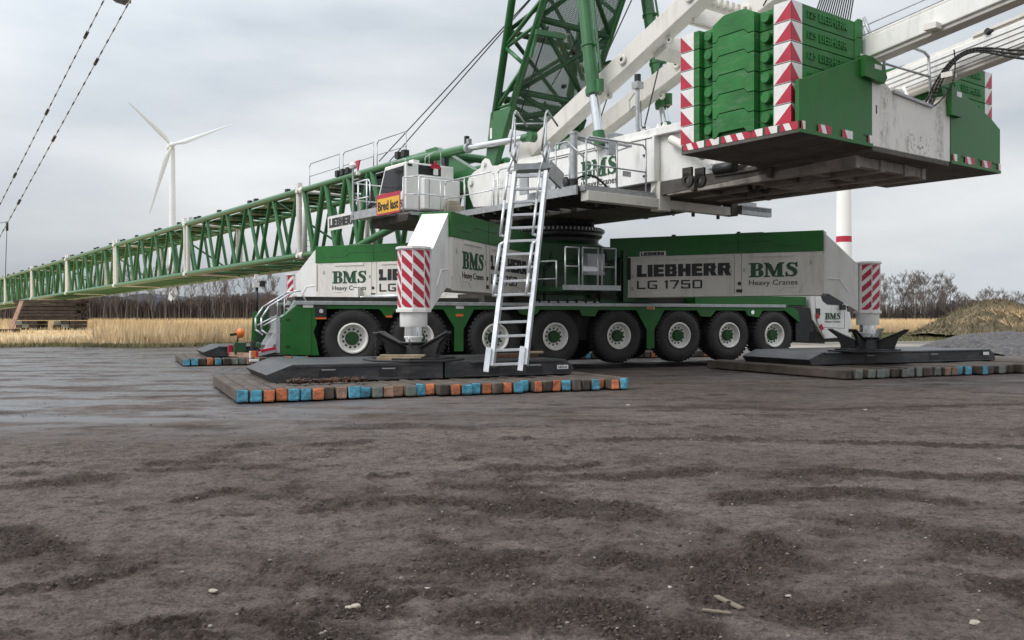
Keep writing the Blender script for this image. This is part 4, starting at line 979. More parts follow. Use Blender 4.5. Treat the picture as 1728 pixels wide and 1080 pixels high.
# counterweight --------------------------------------------------------------------
XR, ZT = 10.48, 4.42
cw = MB()
cw.prism([(-1.33, 4.45), (1.46, 4.45), (1.46, 5.66), (1.34, 5.76), (1.1, 5.62), (.68, 5.42), (-.6, 5.5), (-.98, 5.7), (-1.33, 5.66)], 7.9, XR - .01, SOILED, 'x')
cw.box(6.8, XR - .015, -1.3, 1.43, 4.36, 4.449, WEATHER)
cwo = cw.build('ballast_frame', crane, SF, bevel=.015)
def stain(m):                                        # two rubbed, rusty columns of wear and chipped paint low in the middle
    t = m.node_tree; b = t.nodes['Principled BSDF']; src = b.inputs['Base Color'].links[0].from_socket
    g = t.nodes.new('ShaderNodeTexCoord'); sp_ = t.nodes.new('ShaderNodeSeparateXYZ'); t.links.new(g.outputs['Object'], sp_.inputs[0])
    def mm(op, a, b_, cl=False):
        n = t.nodes.new('ShaderNodeMath'); n.operation = op; n.use_clamp = cl
        for i, v in ((0, a), (1, b_)):
            if isinstance(v, (int, float)): n.inputs[i].default_value = v
            elif v is not None: t.links.new(v, n.inputs[i])
        return n.outputs[0]
    def nz(sc, d, vs):
        mp = t.nodes.new('ShaderNodeMapping'); mp.inputs['Scale'].default_value = vs; t.links.new(g.outputs['Object'], mp.inputs[0]); n = t.nodes.new('ShaderNodeTexNoise'); n.inputs['Scale'].default_value = sc; n.inputs['Detail'].default_value = d; n.inputs['Roughness'].default_value = .7; t.links.new(mp.outputs[0], n.inputs[0]); return n.outputs[0]
    y = mm('ABSOLUTE', sp_.outputs[1], 0); d = mm('DIVIDE', mm('SUBTRACT', y, .98), .2); col_ = mm('SUBTRACT', 1.0, mm('MULTIPLY', d, d), True)
    d2 = mm('DIVIDE', mm('SUBTRACT', sp_.outputs[1], .2), .7); d3 = mm('DIVIDE', mm('SUBTRACT', sp_.outputs[2], .3), .28)
    low = mm('MULTIPLY', mm('SUBTRACT', 1.0, mm('MULTIPLY', d2, d2), True), mm('SUBTRACT', 1.0, mm('MULTIPLY', d3, d3), True))
    patch = mm('MULTIPLY', col_, mm('MULTIPLY', mm('SUBTRACT', nz(2.2, 4, (1, 1, 1.6)), .36), 4.0, True)); fine_ = mm('MULTIPLY', mm('SUBTRACT', nz(16, 8, (1, 1, .35)), .40), 6.0, True)
    chip = mm('MULTIPLY', mm('MULTIPLY', mm('SUBTRACT', nz(13, 7, (1, 1, .8)), .54), 12.0, True), low)
    f = mm('MAXIMUM', mm('MULTIPLY', mm('MULTIPLY', patch, fine_), .75), chip, True)
    mx_ = t.nodes.new('ShaderNodeMixRGB'); t.links.new(f, mx_.inputs[0]); t.links.new(src, mx_.inputs[1]); mx_.inputs[2].default_value = (.13, .10, .08, 1); t.links.new(mx_.outputs[0], b.inputs['Base Color'])
stain(SOILED)
m = MB(); m.bar((XR - .02, -.66, 5.52), (XR - .02, .72, 5.44), .12, .05, GALV)
fp = lambda px, py: (XR - .05, *onx('S', px, py, XR - .05))
m.path([fp(1492, 137), fp(1492, 72), fp(1512, 70), fp(1560, 88), fp(1567, 96), fp(1571, 176)], .028, GALV, 8); m.tube(fp(1492, 107), fp(1570, 130), .024, GALV, 8)
m.build('frame_railing', cwo, SF)
m = MB(); m.box(XR - .6, XR - .3, -.2, .3, 5.45, 5.75, WHITE); m.tube((XR - .4, -.25, 5.6), (XR - .4, -.05, 5.75), .08, WHITE, 10); m.tube((XR - .3, .5, 5.5), (XR - .5, .6, 5.9), .04, WHITE, 8); m.build('hydraulic_valve', cwo, SF, bevel=.02)
m = MB(); z = 5.3
m.box(XR - .009, XR - .004, -1.2, -1.17, 5.05, 5.2, DARK)
m.build('grease_port', cwo, SF)
for s in (-1, 1):
    y0, y1 = (-3.5, -1.335) if s < 0 else (1.465, 3.55)
    t = MB(); t.box(7.9, XR, y0, y1, ZT, ZT + .06, WEATHER)
    ye = y0 if s < 0 else y1
    t.box(7.9, XR, *((ye, ye + .06) if s < 0 else (ye - .06, ye)), ZT + .06, ZT + .2, DGREEN)
    prof = [(-3.5, ZT + .06), (-3.5, 5.3), (-3.38, 5.33), (-1.70, 5.96), (-1.335, 5.98), (-1.335, ZT + .06)] if s < 0 else [(3.55, ZT + .06), (3.55, 5.36), (3.1, 5.56), (1.9, 5.9), (1.465, 5.66), (1.465, ZT + .06)]
    t.prism(prof, XR - .08, XR, GREEN, 'x')
    if s < 0: t.prism([(-1.72, 5.62), (-1.72, 6.0), (-1.5, 6.0), (-1.1, 5.9), (-1.0, 5.7), (-1.1, 5.58)], XR + .0, XR + .1, GREEN, 'x')
    else: t.prism([(1.30, 5.35), (1.30, 5.9), (1.6, 5.95), (2.0, 5.6), (1.7, 5.35)], XR + .0, XR + .1, GREEN, 'x')
    for y in ((-2.9, -2.2, -1.6) if s < 0 else (1.9, 2.6, 3.2)): t.box(XR - .0, XR + .012, y, y + .22, 4.60, 4.63, DGREEN)
    t.box(XR, XR + .02, y0, y1, ZT, ZT + .07, GREEN)
    tro_ = t.build('ballast_tray', crane, SF, bevel=.008)
    st = MB()
    def striped(a0, a1, z0, z1, axis, off, n=4):
        n = max(2, int(round((a1 - a0) / .13)))
        P = (lambda a, z: (off, a, z)) if axis == 'x' else (lambda a, z: (a, off, z))
        for i in range(n):
            b0, b1 = a0 + (a1 - a0) * i / n, a0 + (a1 - a0) * (i + 1) / n; sk = (b1 - b0) * .5
            c0, c1 = max(a0, b0 - sk), max(a0, b1 - sk) if i < n - 1 else a1
            st.add([P(c0, z1), P(c1, z1), P(b1, z0), P(b0, z0)], [(0, 1, 2, 3)], RED if i % 2 == 0 else MWHITE)
    if s < 0:
        for a0, a1 in ((7.95, 8.45), (8.5, 8.8), (8.85, 9.5), (9.52, 9.75), (9.8, 10.05), (10.1, 10.46)): striped(a0, a1, ZT + .065, ZT + .19, 'y', y0 - .004)
        for a0, a1 in ((-3.47, -3.36), (-3.0, -2.62), (-2.3, -1.98), (-1.5, -1.36)): striped(a0, a1, 4.48, 4.62, 'x', XR + .022)
        m2 = MB(); m2.box(XR + .1, XR + .105, -1.42, -1.2, 5.8, 5.88, MWHITE); m2.build('notice_plate', tro_, SF)
    else:
        for a0, a1 in ((1.5, 1.68), (2.0, 2.4), (2.7, 3.1), (3.4, 3.53)): striped(a0, a1, 4.48, 4.62, 'x', XR + .022)
        m2 = MB(); m2.box(XR + .1, XR + .105, 1.5, 1.7, 5.74, 5.84, MWHITE); m2.build('notice_plate', tro_, SF)
    st.build('warning_strip', tro_, SF)
SH = .345
Y_ = -3.5
xc = [S(px, 150, Y_)[0] for px in (1149, 1171, 1180, 1184, 1203, 1274, 1278, 1302, 1306, 1335)]
XB = xc[9]
def make_slab(s, top):
    """one cast slab; local z from 0; near stack s=-1"""
    m = MB(); g = .014; h = SH - g
    yo = Y_ if s < 0 else 3.5
    yi = -1.40 if s < 0 else 1.40
    d = -s                                           # inward direction
    def bx(x0, x1, ya, yb, z0, z1, mm=CWG): m.box(x0, x1, min(ya, yb), max(ya, yb), z0, z1, mm)
    bx(xc[0], xc[2], yo, yi, 0, h); bx(xc[2], xc[4], yo + d * .13, yi, 0, h); bx(xc[4], xc[5], yo + d * .06, yi, 0, h); bx(xc[5], xc[8] - .02, yo + d * .13, yi, 0, h)
    bx(xc[8] - .02, XB, yo, yi, 0, h)
    a, b = xc[4] + .005, xc[5] - .005; k = .085
    prof = [(a, 0), (a + .08, 0), (a + .15, k), (b - .22, k), (b - .14, 0), (b, 0), (b, h), (b - .14, h), (b - .22, h + k), (a + .15, h + k), (a + .08, h), (a, h)]
    if top: prof = prof[:6] + [(b, h), (b - .2, h + .11), (a + .25, h + .11), (a, h - .02)]
    m.prism(prof, min(yo - d * .02, yo + d * .06), max(yo - d * .02, yo + d * .059), CWG)
    # step near the inner end of the rear face
    m.prism([(yi + s * .26, 0.0), (yi + s * .16, .075), (yi, .075), (yi, h + (.075 if top else .07)), (yi + s * .16, h + .07), (yi + s * .26, h)], XB, XB + .012, CWG, 'x')
    o = m.build('counterweight_slab', None, I4, recenter=False, bevel=.012)
    for xx in ((xc[3] + xc[4]) / 2, (xc[6] + xc[7]) / 2):
        y0 = yo + d * .13
        MB().lathe([(.1, 0), (.098, s * .1), (.085, s * .12), (0, s * .12)], CWG, (xx, y0, h * .55), 'y', 18).build('lifting_boss', o, I4, recenter=False)
    c = MB(); f_ = yo + s * .004; t = .004
    for x0, x1, left in ((xc[0], xc[1], True), (xc[8], XB, False)):
        c.add([(x0, f_, 0), (x1, f_, 0), (x1, f_, h), (x0, f_, h)], [(0, 1, 2, 3)], MWHITE); f2 = f_ + s * .003
        tri = [(x0, f2, .01), (x1 - .02, f2, .01), (x0, f2, h - .02)] if left else [(x0 + .02, f2, .01), (x1 + .004, f2, .01), (x1 + .004, f2, h - .01)]
        c.add(tri, [(0, 1, 2)], RED)
    ya, yb = yo, yo + d * .3; xf = XB + .004
    c.add([(xf, ya, 0), (xf, yb, 0), (xf, yb, h), (xf, ya, h)], [(0, 1, 2, 3)], MWHITE)
    c.add([(xf + .003, ya - d * .004, .01), (xf + .003, yb - d * .02, .01), (xf + .003, ya - d * .004, h - .01)], [(0, 1, 2)], RED)
    c.build('warning_chevron', o, I4, recenter=False)
    ys = sorted((yo + d * .45, yo + d * .68)); yl = sorted((yo + d * .78, yo + d * 1.6))
    if s > 0: ys, yl = sorted((yo + d * 1.75, yo + d * 1.55)), sorted((yo + d * 1.3, yo + d * .5))
    text('12.5', 'lettering', o, I4, ys[0], ys[1], .12, .24, XB + .006, CWG, axis='x', bold=.008, depth=3.5)
    text('LIEBHERR ', 'lettering', o, I4, yl[0], yl[1], .11, .25, XB + .006, CWG, axis='x', bold=.012, depth=4)
    return o
LN = {5: 'topmost', 4: 'second from top', 3: 'third from top', 2: 'fourth from top', 1: 'second from bottom', 0: 'lowest'}
for s, side in ((-1, 'left'), (1, 'right')):
    pt = make_slab(s, False); tp_ = make_slab(s, True)
    base = ZT + .08 + (.1 if s < 0 else 0.02)
    for i in range(6):
        src = tp_ if i == 5 else pt; Mi = SF @ Matrix.Translation((0, 0, base + i * SH))
        if i in (0, 5): o = src; moveall(o, Mi); place(o, Mi)
        else: o = dup(src, Mi)
        tag(o, f'green cast counterweight slab, {LN[i]} of the six in the {side} stack at the crane tail', 'counterweight', 'green counterweight slabs stacked on the crane tail')
# guide beams running back over the frame
for y, a, b in ((-1.1, (1462, 88), (1640, 12)), (1.1, (1500, 160), (1728, 72))):
    p, q_ = DP(*a, y), DP(*b, y); d = (q_ - p).normalized(); a_ = p - d * 3.2; e_ = p + d * 5.5
    hb_ = .36 if y < 0 else .46; up_ = Vector((0, 0, 0 if y < 0 else .12)); m = MB(); m.bar(a_ + up_, e_ + up_, .4, hb_, WHITE); m.bar(a_ + up_, e_ + up_, .3, hb_ + .14, OFFW)
    ao = m.build('guide_beam', crane, SF, bevel=.02)
    m = MB(); n_y = y - .21
    for k in range(4 if y > 0 else 1):
        off = Vector((0, -.205, .24 - .1 * k)); m.tube(a_ + off, e_ + off, .012, GALV, 5)
    for t in (4.6, 6.2, 3.2):
        pp = a_ + d * t; m.box(pp.x - .1, pp.x + .12, y - .38, y - .2, pp.z - .22, pp.z - .12, OFFW)
    if y > 0:
        pp = a_ + d * 5.0; m.bar(pp + Vector((0, -.1, .44)), e_ + Vector((0, -.1, .44)), .2, .05, OFFW)
        for t in (5.3, 6.6): p2 = a_ + d * t; m.tube((p2.x, y - .25, p2.z + .4), (p2.x + .06, y - .05, p2.z + .34), .06, BLACK, 10)
    m.build('hose_bracket', ao, SF)
    if y < 0:
        m = MB(); 
        for t in (3.2, 4.9): p2 = a_ + d * t; m.path([(p2.x, y, p2.z + .2), (p2.x - .15, y, p2.z + .65)], .03, GALV, 6); m.path([(p2.x + .12, y, p2.z + .2), (p2.x - .05, y, p2.z + .65)], .03, GALV, 6)
        m.path([a_ + Vector((0, 0, .55)), e_ + Vector((0, 0, .4))], .014, GALV, 5)
        m.build('rope_guide', ao, SF)
hz = MB()
def bez(P0, P1, P2, P3, n=22): return [(P0 * (1 - t) ** 3 + P1 * 3 * t * (1 - t) ** 2 + P2 * 3 * t * t * (1 - t) + P3 * t ** 3) for t in np.linspace(0, 1, n)]
g_ = lambda px, py: DP(px, py, .75)
for o_ in (0, 6, 12):
    hz.path(bez(g_(1560 + o_, 178), g_(1580 + o_, 130), g_(1606, 85 + o_ * .4), g_(1650, 81 + o_ * .5)), .02, BLACK, 6); hz.path(bez(g_(1650, 81 + o_ * .5), g_(1690, 80 + o_ * .8), g_(1700, 88 + o_), g_(1760, 84 + o_ * 1.4)), .022, BLACK, 6)
hz.path(bez(g_(1610, 84), g_(1620, 150), g_(1590, 170), g_(1560, 190)), .014, BLACK, 5)
hz.build('hydraulic_hose', crane, SF)
m = MB()
for i in range(16):
    y = -.35 + .05 * i; p = DP(1370 + i * 4.2, 40, y); q_ = DP(1405 + i * 3, -60, y); m.tube(p, q_, .014, CABLE, 5)
m.build('hoist_rope_bundle', crane, SF)

# ------------------------------------------------------------------ access ladder
LF = I4
ldr = MB()
def LP(px, py, Y): return at(px, py, Y)
bl, br_ = LP(829, 626, 16.85), LP(886, 624, 17.1); tl, tr_ = LP(869, 292, 17.9), LP(922, 290, 18.15)
lad = empty('aluminium_ladder', Matrix.Translation((bl + br_) / 2), 'silver aluminium ladder leading from the timber mat up to the crane deck', 'ladder')
for k, (p, q_) in enumerate(((bl, tl), (br_, tr_))):
    d = (q_ - p); 
    MB().bar(p + d * .02, p + d * 1.0, .085, .17, ALU, up=(.25, 1, 0)).build('stile', lad, I4, bevel=.008)
    off = Vector((-.14, -.12, 0))
    gm = MB()
    gm.path([p + d * .36, p + d * .37 + off, p + d * .47 + off, p + d * .62 + off * .9, p + d * .645], .032, ALU, 8)
    gm.path([p + d * .66, p + d * .67 + off, p + d * .85 + off, p + d * 1.0 + off, p + d * 1.14 + off * .3, p + d * 1.16, p + d * 1.02], .026, ALU, 8)
    gm.bar(p + d * -.005 + off * .7, p + d * .11 + off * .7, .1, .12, ALU, up=(0, 1, 0))
    gm.build('handrail', lad, I4)
n = 15
for i in range(n):
    t = .03 + i * .95 / (n - 1); p, q_ = bl.lerp(tl, t), br_.lerp(tr_, t); MB().bar(p, q_, .1, .05, ALU, up=(0, 0, 1)).build('rung', lad, I4, bevel=.006)
m = MB(); c = (tl + tr_) / 2
m.bar(tl + Vector((.0, .35, .12)), tr_ + Vector((.0, .35, .12)), .7, .06, GALV); m.bar(tl + Vector((0, -.02, .12)), tr_ + Vector((0, -.02, .12)), .04, .12, GALV); m.bar(tl + Vector((0, .02, -.05)), tr_ + Vector((0, .02, -.05)), .05, .05, ALU)
m.bar(tr_ + Vector((0.05, .1, .1)), tr_ + Vector((.35, .6, -.1)), .05, .35, GALV)
m.build('landing', lad, I4)
gm = MB()
for p, w_ in ((tl, -1), (tr_, 1)):
    b0 = p + Vector((0, .1, .15)); e0 = p + Vector((0, .75, .15)); H1 = Vector((0, 0, 1.0))
    gm.path([b0, b0 + H1 * .93, b0 + H1 + Vector((0, .08, 0)), e0 + H1 - Vector((0, .08, 0)), e0 + H1 * .93, e0], .022, GALV, 6); gm.tube(b0 + H1 * .5, e0 + H1 * .5, .018, GALV, 6)
    gm.path([p + Vector((-.02 * w_, -.05, .2)), p + Vector((-.1, -.12, .4)), p + Vector((-.02, -.1, 1.15)), p + Vector((.02, 0, 1.25)), p + Vector((.25, .3, 1.0))], .022, GALV, 6)
gm.path([tl + Vector((0, .75, 1.15)), tr_ + Vector((0, .75, 1.15))], .02, GALV, 6)
gm.build('landing_railing', lad, I4)

# ------------------------------------------------------------------ mats, plates, feet
KR = Matrix.Rotation(R(23.7), 4, 'Z')
cols = {'b': BLUEP, 'o': ORANP, 'f': FADEP, 'p': PALEP, 'w': WOOD}
def timber_mat(M, L, pat, label, group, tw=.2, H=.215):
    root = empty('timber_mat', M, label, 'crane mat', group)
    x = 0
    for i, c in enumerate(pat):
        a = tw * (.93 + random.uniform(-.08, .05)); h = H + random.uniform(-.018, .008); sh = random.choice((0, 0, 0, .12, -.06)) + random.uniform(-.05, .05)
        b = MB(); cap = cols[c]
        b.box(x, x + a, sh, L + sh, 0, h, WOOD)
        cap = cols[c]
        for q in range(len(b.v)):
            vx, vy, vz = b.v[q]; b.v[q] = (vx + random.uniform(-.012, .012), vy + random.uniform(-.03, .03), vz + (random.uniform(-.012, .006) if vz > .1 else 0))
        if c != 'w': b.m[2] = b.mi(cap)
        b.build('timber', root, M, bevel=.028)
        x += tw
    return root
def mat_row(o, pats, L, where, grp, tw=.2, H=.215):
    x = 0
    for i, (pat, look) in enumerate(pats):
        M = Matrix.Translation((o[0], o[1], 0)) @ KR @ Matrix.Translation((x, random.uniform(-.03, .03), 0))
        timber_mat(M, L, pat, f'{look}, {where(i)}', grp, tw, H); x += len(pat) * tw
ORD = ['first', 'second', 'third', 'fourth', 'fifth', 'sixth', 'seventh', 'eighth', 'ninth', 'tenth']
nn = [('bbo', 'timber mat with blue and orange ends at the left corner'), ('obbo', 'timber mat with orange, blue and orange beam ends'), ('wpbb', 'timber mat with pink and blue beam ends'), ('fpp', 'timber mat with battered bare beam ends'),
      ('fbow', 'timber mat with one blue and one orange beam end'), ('obbo', 'timber mat with orange and blue beam ends'), ('wobb', 'timber mat with worn orange and blue beam ends'), ('owob', 'timber mat with two orange beam ends and a blue one'), ('wwbo', 'timber mat with bare and painted beam ends'), ('ob', 'narrow pair of timbers with orange and blue ends')]
mat_row((-4.38, 14.16), nn, 4.1, lambda i: f'{ORD[i]} from left, nearest row' if i < 9 else 'last of the nearest row', 'timber crane mats in the nearest row')
rr_ = [('wfpf', 'bare grey timber mat'), ('ffwf', 'dull greenish timber mat'), ('ffww', 'weathered timber mat'), ('fppb', 'timber mat with pale pink and blue ends'), ('bobw', 'timber mat with blue and orange ends'), ('wfww', 'bare timber mat'), ('wwfw', 'dull timber mat'), ('wfww', 'dark timber mat'), ('wwww', 'plain timber mat')]
mat_row((7.35, 19.66), rr_, 5.1, lambda i: f'{ORD[i]} from left under right outrigger', 'timber crane mats under the right outrigger', tw=.235)
ff_ = [('bbw', 'timber mat with blue beam ends'), ('obw', 'timber mat with orange and blue ends'), ('ffpp', 'faded timber mat'), ('wwbo', 'bare timber mat with painted edge'), ('bbop', 'timber mat with bright blue ends'), ('obow', 'timber mat with orange ends'), ('bbow', 'timber mat with blue and orange ends'), ('wobb', 'timber mat with one orange end')]
mat_row((-9.34, 25.2), ff_, 4.0, lambda i: f'{ORD[i]} from left under far left outrigger', 'timber crane mats under the far left outrigger', tw=.22)
qc = KF @ Vector((8.3, 5.0, 0))
mat_row((qc.x, qc.y), [('bowb', 'far timber mat with blue ends'), ('wobw', 'far timber mat with an orange end'), ('bbow', 'far timber mat with two blue ends'), ('wobb', 'far timber mat with mixed painted ends'), ('bowb', 'far timber mat with blue and orange ends'), ('wwob', 'far bare timber mat'), ('bbow', 'far timber mat, last of its row')], 4.0, lambda i: f'{ORD[i]} in the row behind the wheels', 'timber crane mats behind the crane', tw=.25)
def steel_pad(o, L, W, label, H=.31, z=.217, left=True, right=True):
    M = Matrix.Translation((o[0], o[1], z)) @ KR
    b = MB(); c = .42
    prof = [(c * .55 if left else 0, 0), (L - (c * .2 if right else 0), 0), (L if right else L, H * .45), (L - (.18 if right else 0), H), (c if left else 0, H), (0, H * .62 if left else H)]
    if left: prof = [(.12, 0), (L, 0), (L, H * .5 if right else H), (L - (.2 if right else .001), H), (.45, H), (0, H * .45)]
    b.prism(prof, 0, W, PAD)
    b.box(.5, L - .25, -.03, -.001, H - .05, H - .01, PAD) ; b.box(.4, L - .1, -.03, -.001, .01, .04, PAD)
    o_ = b.build('steel_pad', None, M, bevel=.012); tag(o_, label, 'steel plate', 'black steel load plates under the outriggers')
    p = MB()
    for x in (L * .28, L * .62): p.box(x, x + .35, -.006, -.0005, .06, .2, BLACK); p.box(x + .05, x + .3, -.012, -.0061, .2, .22, GALV)
    p.build('lifting_pocket', o_, M)
    return o_, M
o1, M1 = steel_pad((-4.28, 15.48), 3.25, 2.9, 'dark steel load plate with sloped left end in front of the rear wheels', right=False)
a2 = Matrix.Translation((-4.28, 15.48, 0)) @ KR @ Vector((3.29, 0, 0))
o2, M2 = steel_pad((a2.x, a2.y), 2.75, 2.9, 'dark steel load plate with a small white number plate beside the ladder foot', left=False, right=True)
(px0, py0) = (1.0, 0)
q = MB(); q.box(2.35, 2.6, -.035, -.031, .12, .2, MWHITE); qo = q.build('number_plate', o2, M2); text('HE12-E', 'lettering', qo, M2, 2.38, 2.57, .14, .18, -.037, TXTK, bold=.02)
p3 = Matrix.Translation((6.65, 21.0, 0)) @ KR @ Vector((.5, .05, 0)); o3, M3 = steel_pad((p3.x, p3.y), 6.4, 2.5, 'long black steel load plate under the right outrigger foot')
MB().box(5.9, 6.12, -.035, -.031, .16, .24, MWHITE).build('number_plate', o3, M3)
fo = at(330, 600, 26.2)
o4, M4 = steel_pad((-9.0, 25.9), 6.0, 2.8, 'dark steel load plate under the far left outrigger')
qq = KF @ Vector((8.8, 6.0, 0)); steel_pad((qq.x, qq.y), 6.0, 2.7, 'dark steel load plate beyond the crane wheels')
def foot(M, label):
    b = MB(); b.prism(octpts(1.0), 0, .035, BLACK, 'z'); b.prism(octpts(.82), .035, .07, BLACK, 'z')
    b.lathe([(0, .07), (.3, .07), (.27, .3), (.3, .34), (.3, .36), (0, .36)], BLACK, n=24)
    for a in (25, 115, 205, 295):
        Mr = Matrix.Rotation(R(a), 4, 'Z')
        k = len(b.v); b.prism([(.2, .07), (.66, .07), (.66, .14), (.74, .34), (.98, .52), (.9, .56), (.3, .28)], -.04, .04, BLACK)
        for i in range(k, len(b.v)): b.v[i] = tuple(Mr @ Vector(b.v[i]))
        k = len(b.v); b.bar((.25, 0, .26), (.97, 0, .55), .16, .03, BLACK)
        for i in range(k, len(b.v)): b.v[i] = tuple(Mr @ Vector(b.v[i]))
    o = b.build('outrigger_foot', None, M, bevel=.006); tag(o, label, 'outrigger foot', 'black outrigger feet on the steel plates')
    c = MB()
    for a in (25, 205):
        x, y = .96 * math.cos(R(a)), .96 * math.sin(R(a))
        for i in range(7):
            z = .5 - i * .06; c.lathe([(.016, -.006), (.024, 0), (.016, .006), (.012, 0), (.016, -.006)], BLACK, (x, y, z), 'x' if i % 2 else 'y', 8)
    for k in (0, 1): c.tube((.3 * math.cos(R(60 + 180 * k)), .3 * math.sin(R(60 + 180 * k)), .3), (.42 * math.cos(R(60 + 180 * k)), .42 * math.sin(R(60 + 180 * k)), .44), .02, GALV, 6)
    c.build('chain', o, M)
    return o
pz = .217 + .31 + .001
for k, lab in (('N', 'black steel outrigger foot with upturned gussets in front of the second wheel'), ('R', 'black steel outrigger foot with chain below the driving cab at the right end'), ('F', 'black steel outrigger foot at the far left behind the rear locker'), ('Q', 'black steel outrigger foot behind the crane carrier')):
    p = pose[k].translation; foot(Matrix.Translation((p.x, p.y, pz)) @ KR, lab)
# loose things on the mats
def loose(mb, name, M, label, cat, bevel=.008, group=None): return tag(mb.build(name, None, M, bevel=bevel), label, cat, group)
b = MB(); b.box(0, .85, 0, .22, 0, .09, PLANK); b.box(.05, .9, .03, .25, .0905, .13, PLANK)
loose(b, 'timber_offcut', M1 @ Matrix.Translation((2.1, .5, .312)) @ Matrix.Rotation(R(-28), 4, 'Z'), 'pale timber offcuts lying on the steel plate before the rear wheel', 'timber')
b = MB(); b.bar((0, 0, .04), (1.0, .1, .04), .1, .08, RUST); b.bar((.1, .2, .04), (.7, .15, .05), .12, .09, WOOD2); b.bar((.6, .02, .1), (1.1, .05, .1), .09, .05, PLANK)
loose(b, 'wood_scrap', M2 @ Matrix.Translation((1.5, 1.1, .312)), 'reddish wood scraps on the steel plate behind the ladder', 'wood scraps')
b = MB(); 
for i in range(190):
    x = random.uniform(0, 1.35); y = random.uniform(-.1, .1) * (1.2 - abs(x - .7)); z = .03 + random.uniform(0, .05)
    b.lathe([(.02, -.009), (.035, 0), (.02, .009), (.012, 0), (.02, -.009)], RUST if i % 3 else BLACK, (x, y, z), random.choice('xyz'), 8)
cc = onz('W', 485, 648, .23); loose(b, 'chain_pile', Matrix.Translation((cc[0], cc[1], .222)) @ KR, 'rusty chain heaped on the near timber mats before the left steel plate', 'chain', 0)

# ------------------------------------------------------------------ timber support under the boom, plank
p = at(88, 545, 71); SM = Matrix.Translation((p.x, p.y, 0)) @ Matrix.Rotation(R(4), 4, 'Z')
layers = 6
for i in range(layers):
    b = MB()
    for j in range(4):
        L_ = 4.9 + random.uniform(-.25, .3); off = random.uniform(-.15, .15)
        zj = random.uniform(-.03, .02); b.box(-L_ / 2 + off, L_ / 2 + off, -.9 + j * .46 + random.uniform(-.05, .05), -.5 + j * .46, .02 + zj * .5, .23 + zj, WOOD2)
    loose(b, 'timber_layer', SM @ Matrix.Translation((0, 0, 1.18 + i * .278)), f'brown layer of long timbers carrying the boom, number {i + 1} from the bottom of the stack' if 0 < i < 5 else ('lowest' if i == 0 else 'uppermost') + ' layer of long brown timbers in the stack carrying the boom', 'timber layer', .02, 'stacked timbers under the boom')
for k, (x, ww) in enumerate(((-1.55, 1.7), (1.45, 1.9))):
    b = MB()
    for i in range(4):
        for j in range(3): b.box(x - ww / 2 + j * ww / 3 + random.uniform(-.03, .02), x - ww / 2 + (j + .9) * ww / 3, -1.0 + random.uniform(-.1, .1), 1.0, i * .29, i * .29 + .27, WOOD2 if (i + j) % 3 else FADEP)
    loose(b, 'timber_crib', SM, ('left' if k == 0 else 'right') + ' crib of short timbers in the reeds under the boom stack', 'timber crib', .02, 'timber cribs under the boom stack')
b = MB(); b.bar(at(16, 562, 66), at(37, 508, 68), .3, .1, PALEP); loose(b, 'leaning_plank', I4, 'pale plank leaning against the underside of the far boom', 'plank')
b = MB(); c0 = at(0, 565, 60); 
for j in range(3): b.box(-3, 1.0, -.6 + j * .42, -.2 + j * .42, .25, .62, WOOD2)
loose(b, 'timber_bundle', Matrix.Translation((c0.x, c0.y, 0)), 'low bundle of dark timbers in the reeds at the left edge', 'timber', .02)

# ------------------------------------------------------------------ wind turbine, tower
def turbine():
    Yt = 520; base = at(291, 540, Yt); hub = at(289, 246, Yt); root = empty('wind_turbine', Matrix.Translation((base.x, base.y, 0)), 'white three bladed wind turbine rising behind the lattice boom', 'wind turbine')
    h = hub.z; t = MB(); t.lathe([(2.2, 0), (2.0, h * .4), (1.45, h - 1.5), (0, h - 1.5)], TURB, n=28); t.build('tower', root, Matrix.Translation((base.x, base.y, 0)))
    ya = R(28)                                   # nacelle axis
    Mh = Matrix.Translation(hub) @ Matrix.Rotation(ya, 4, 'Z')
    n = MB(); n.lathe([(0, -2.2), (1.1, -1.8), (1.7, -.4), (1.8, .6), (1.9, 3), (1.7, 7.5), (1.0, 8.6), (0, 8.8)], TURB, axis='y', n=18); n.build('nacelle', root, Mh)
    hb = MB(); hb.lathe([(0, -4.4), (1.0, -4.0), (1.7, -3.0), (1.9, -2.0), (1.2, -1.6)], TURB, axis='y', n=18); hbo = hb.build('hub', root, Mh)
    for (px, py) in ((220, 188), (387, 206), (251, 360)):
        tip = at(px, py, Yt); d = (tip - hub); L = d.length; d.normalize()
        nrm = Vector((math.sin(-ya) * -1, -math.cos(ya), 0)); d = (d - nrm * d.dot(nrm)).normalized(); sd2 = d.cross(nrm)
        m = MB(); v = []; st = [(0, 1.6, 1.6), (.05, 1.6, 1.5), (.14, 2.6, 1.0), (.22, 2.8, .8), (.45, 2.1, .5), (.7, 1.4, .3), (.92, .8, .18), (.99, .5, .1), (1.0, .1, .05)]
        for f_, c_, th in st:
            ctr = hub + nrm * 2.6 + d * (L * f_ + 1.0)
            for (u, w_) in ((-.5, 0), (-.3, .5), (0, .55), (.3, .35), (.5, 0), (.3, -.35), (0, -.5), (-.3, -.45)): v.append(ctr + sd2 * (u * c_ + (.2 * c_ if f_ > .08 else 0)) + nrm * (w_ * th + u * c_ * .25))
        k = len(st); m.add(v, [(i * 8 + j, i * 8 + (j + 1) % 8, (i + 1) * 8 + (j + 1) % 8, (i + 1) * 8 + j) for i in range(k - 1) for j in range(8)], TURB, True)
        m.build('blade', root, I4)
turbine()
p = at(1424, 540, 300); h = 88
m = MB(); m.lathe([(2.75, 0), (2.55, 22), (1.9, h), (0, h)], TURB, n=32); tw = m.build('tower', None, Matrix.Translation((p.x, p.y, 0)))
tag(tw, 'white tubular turbine tower with a red band rising behind the right end of the crane', 'tower')
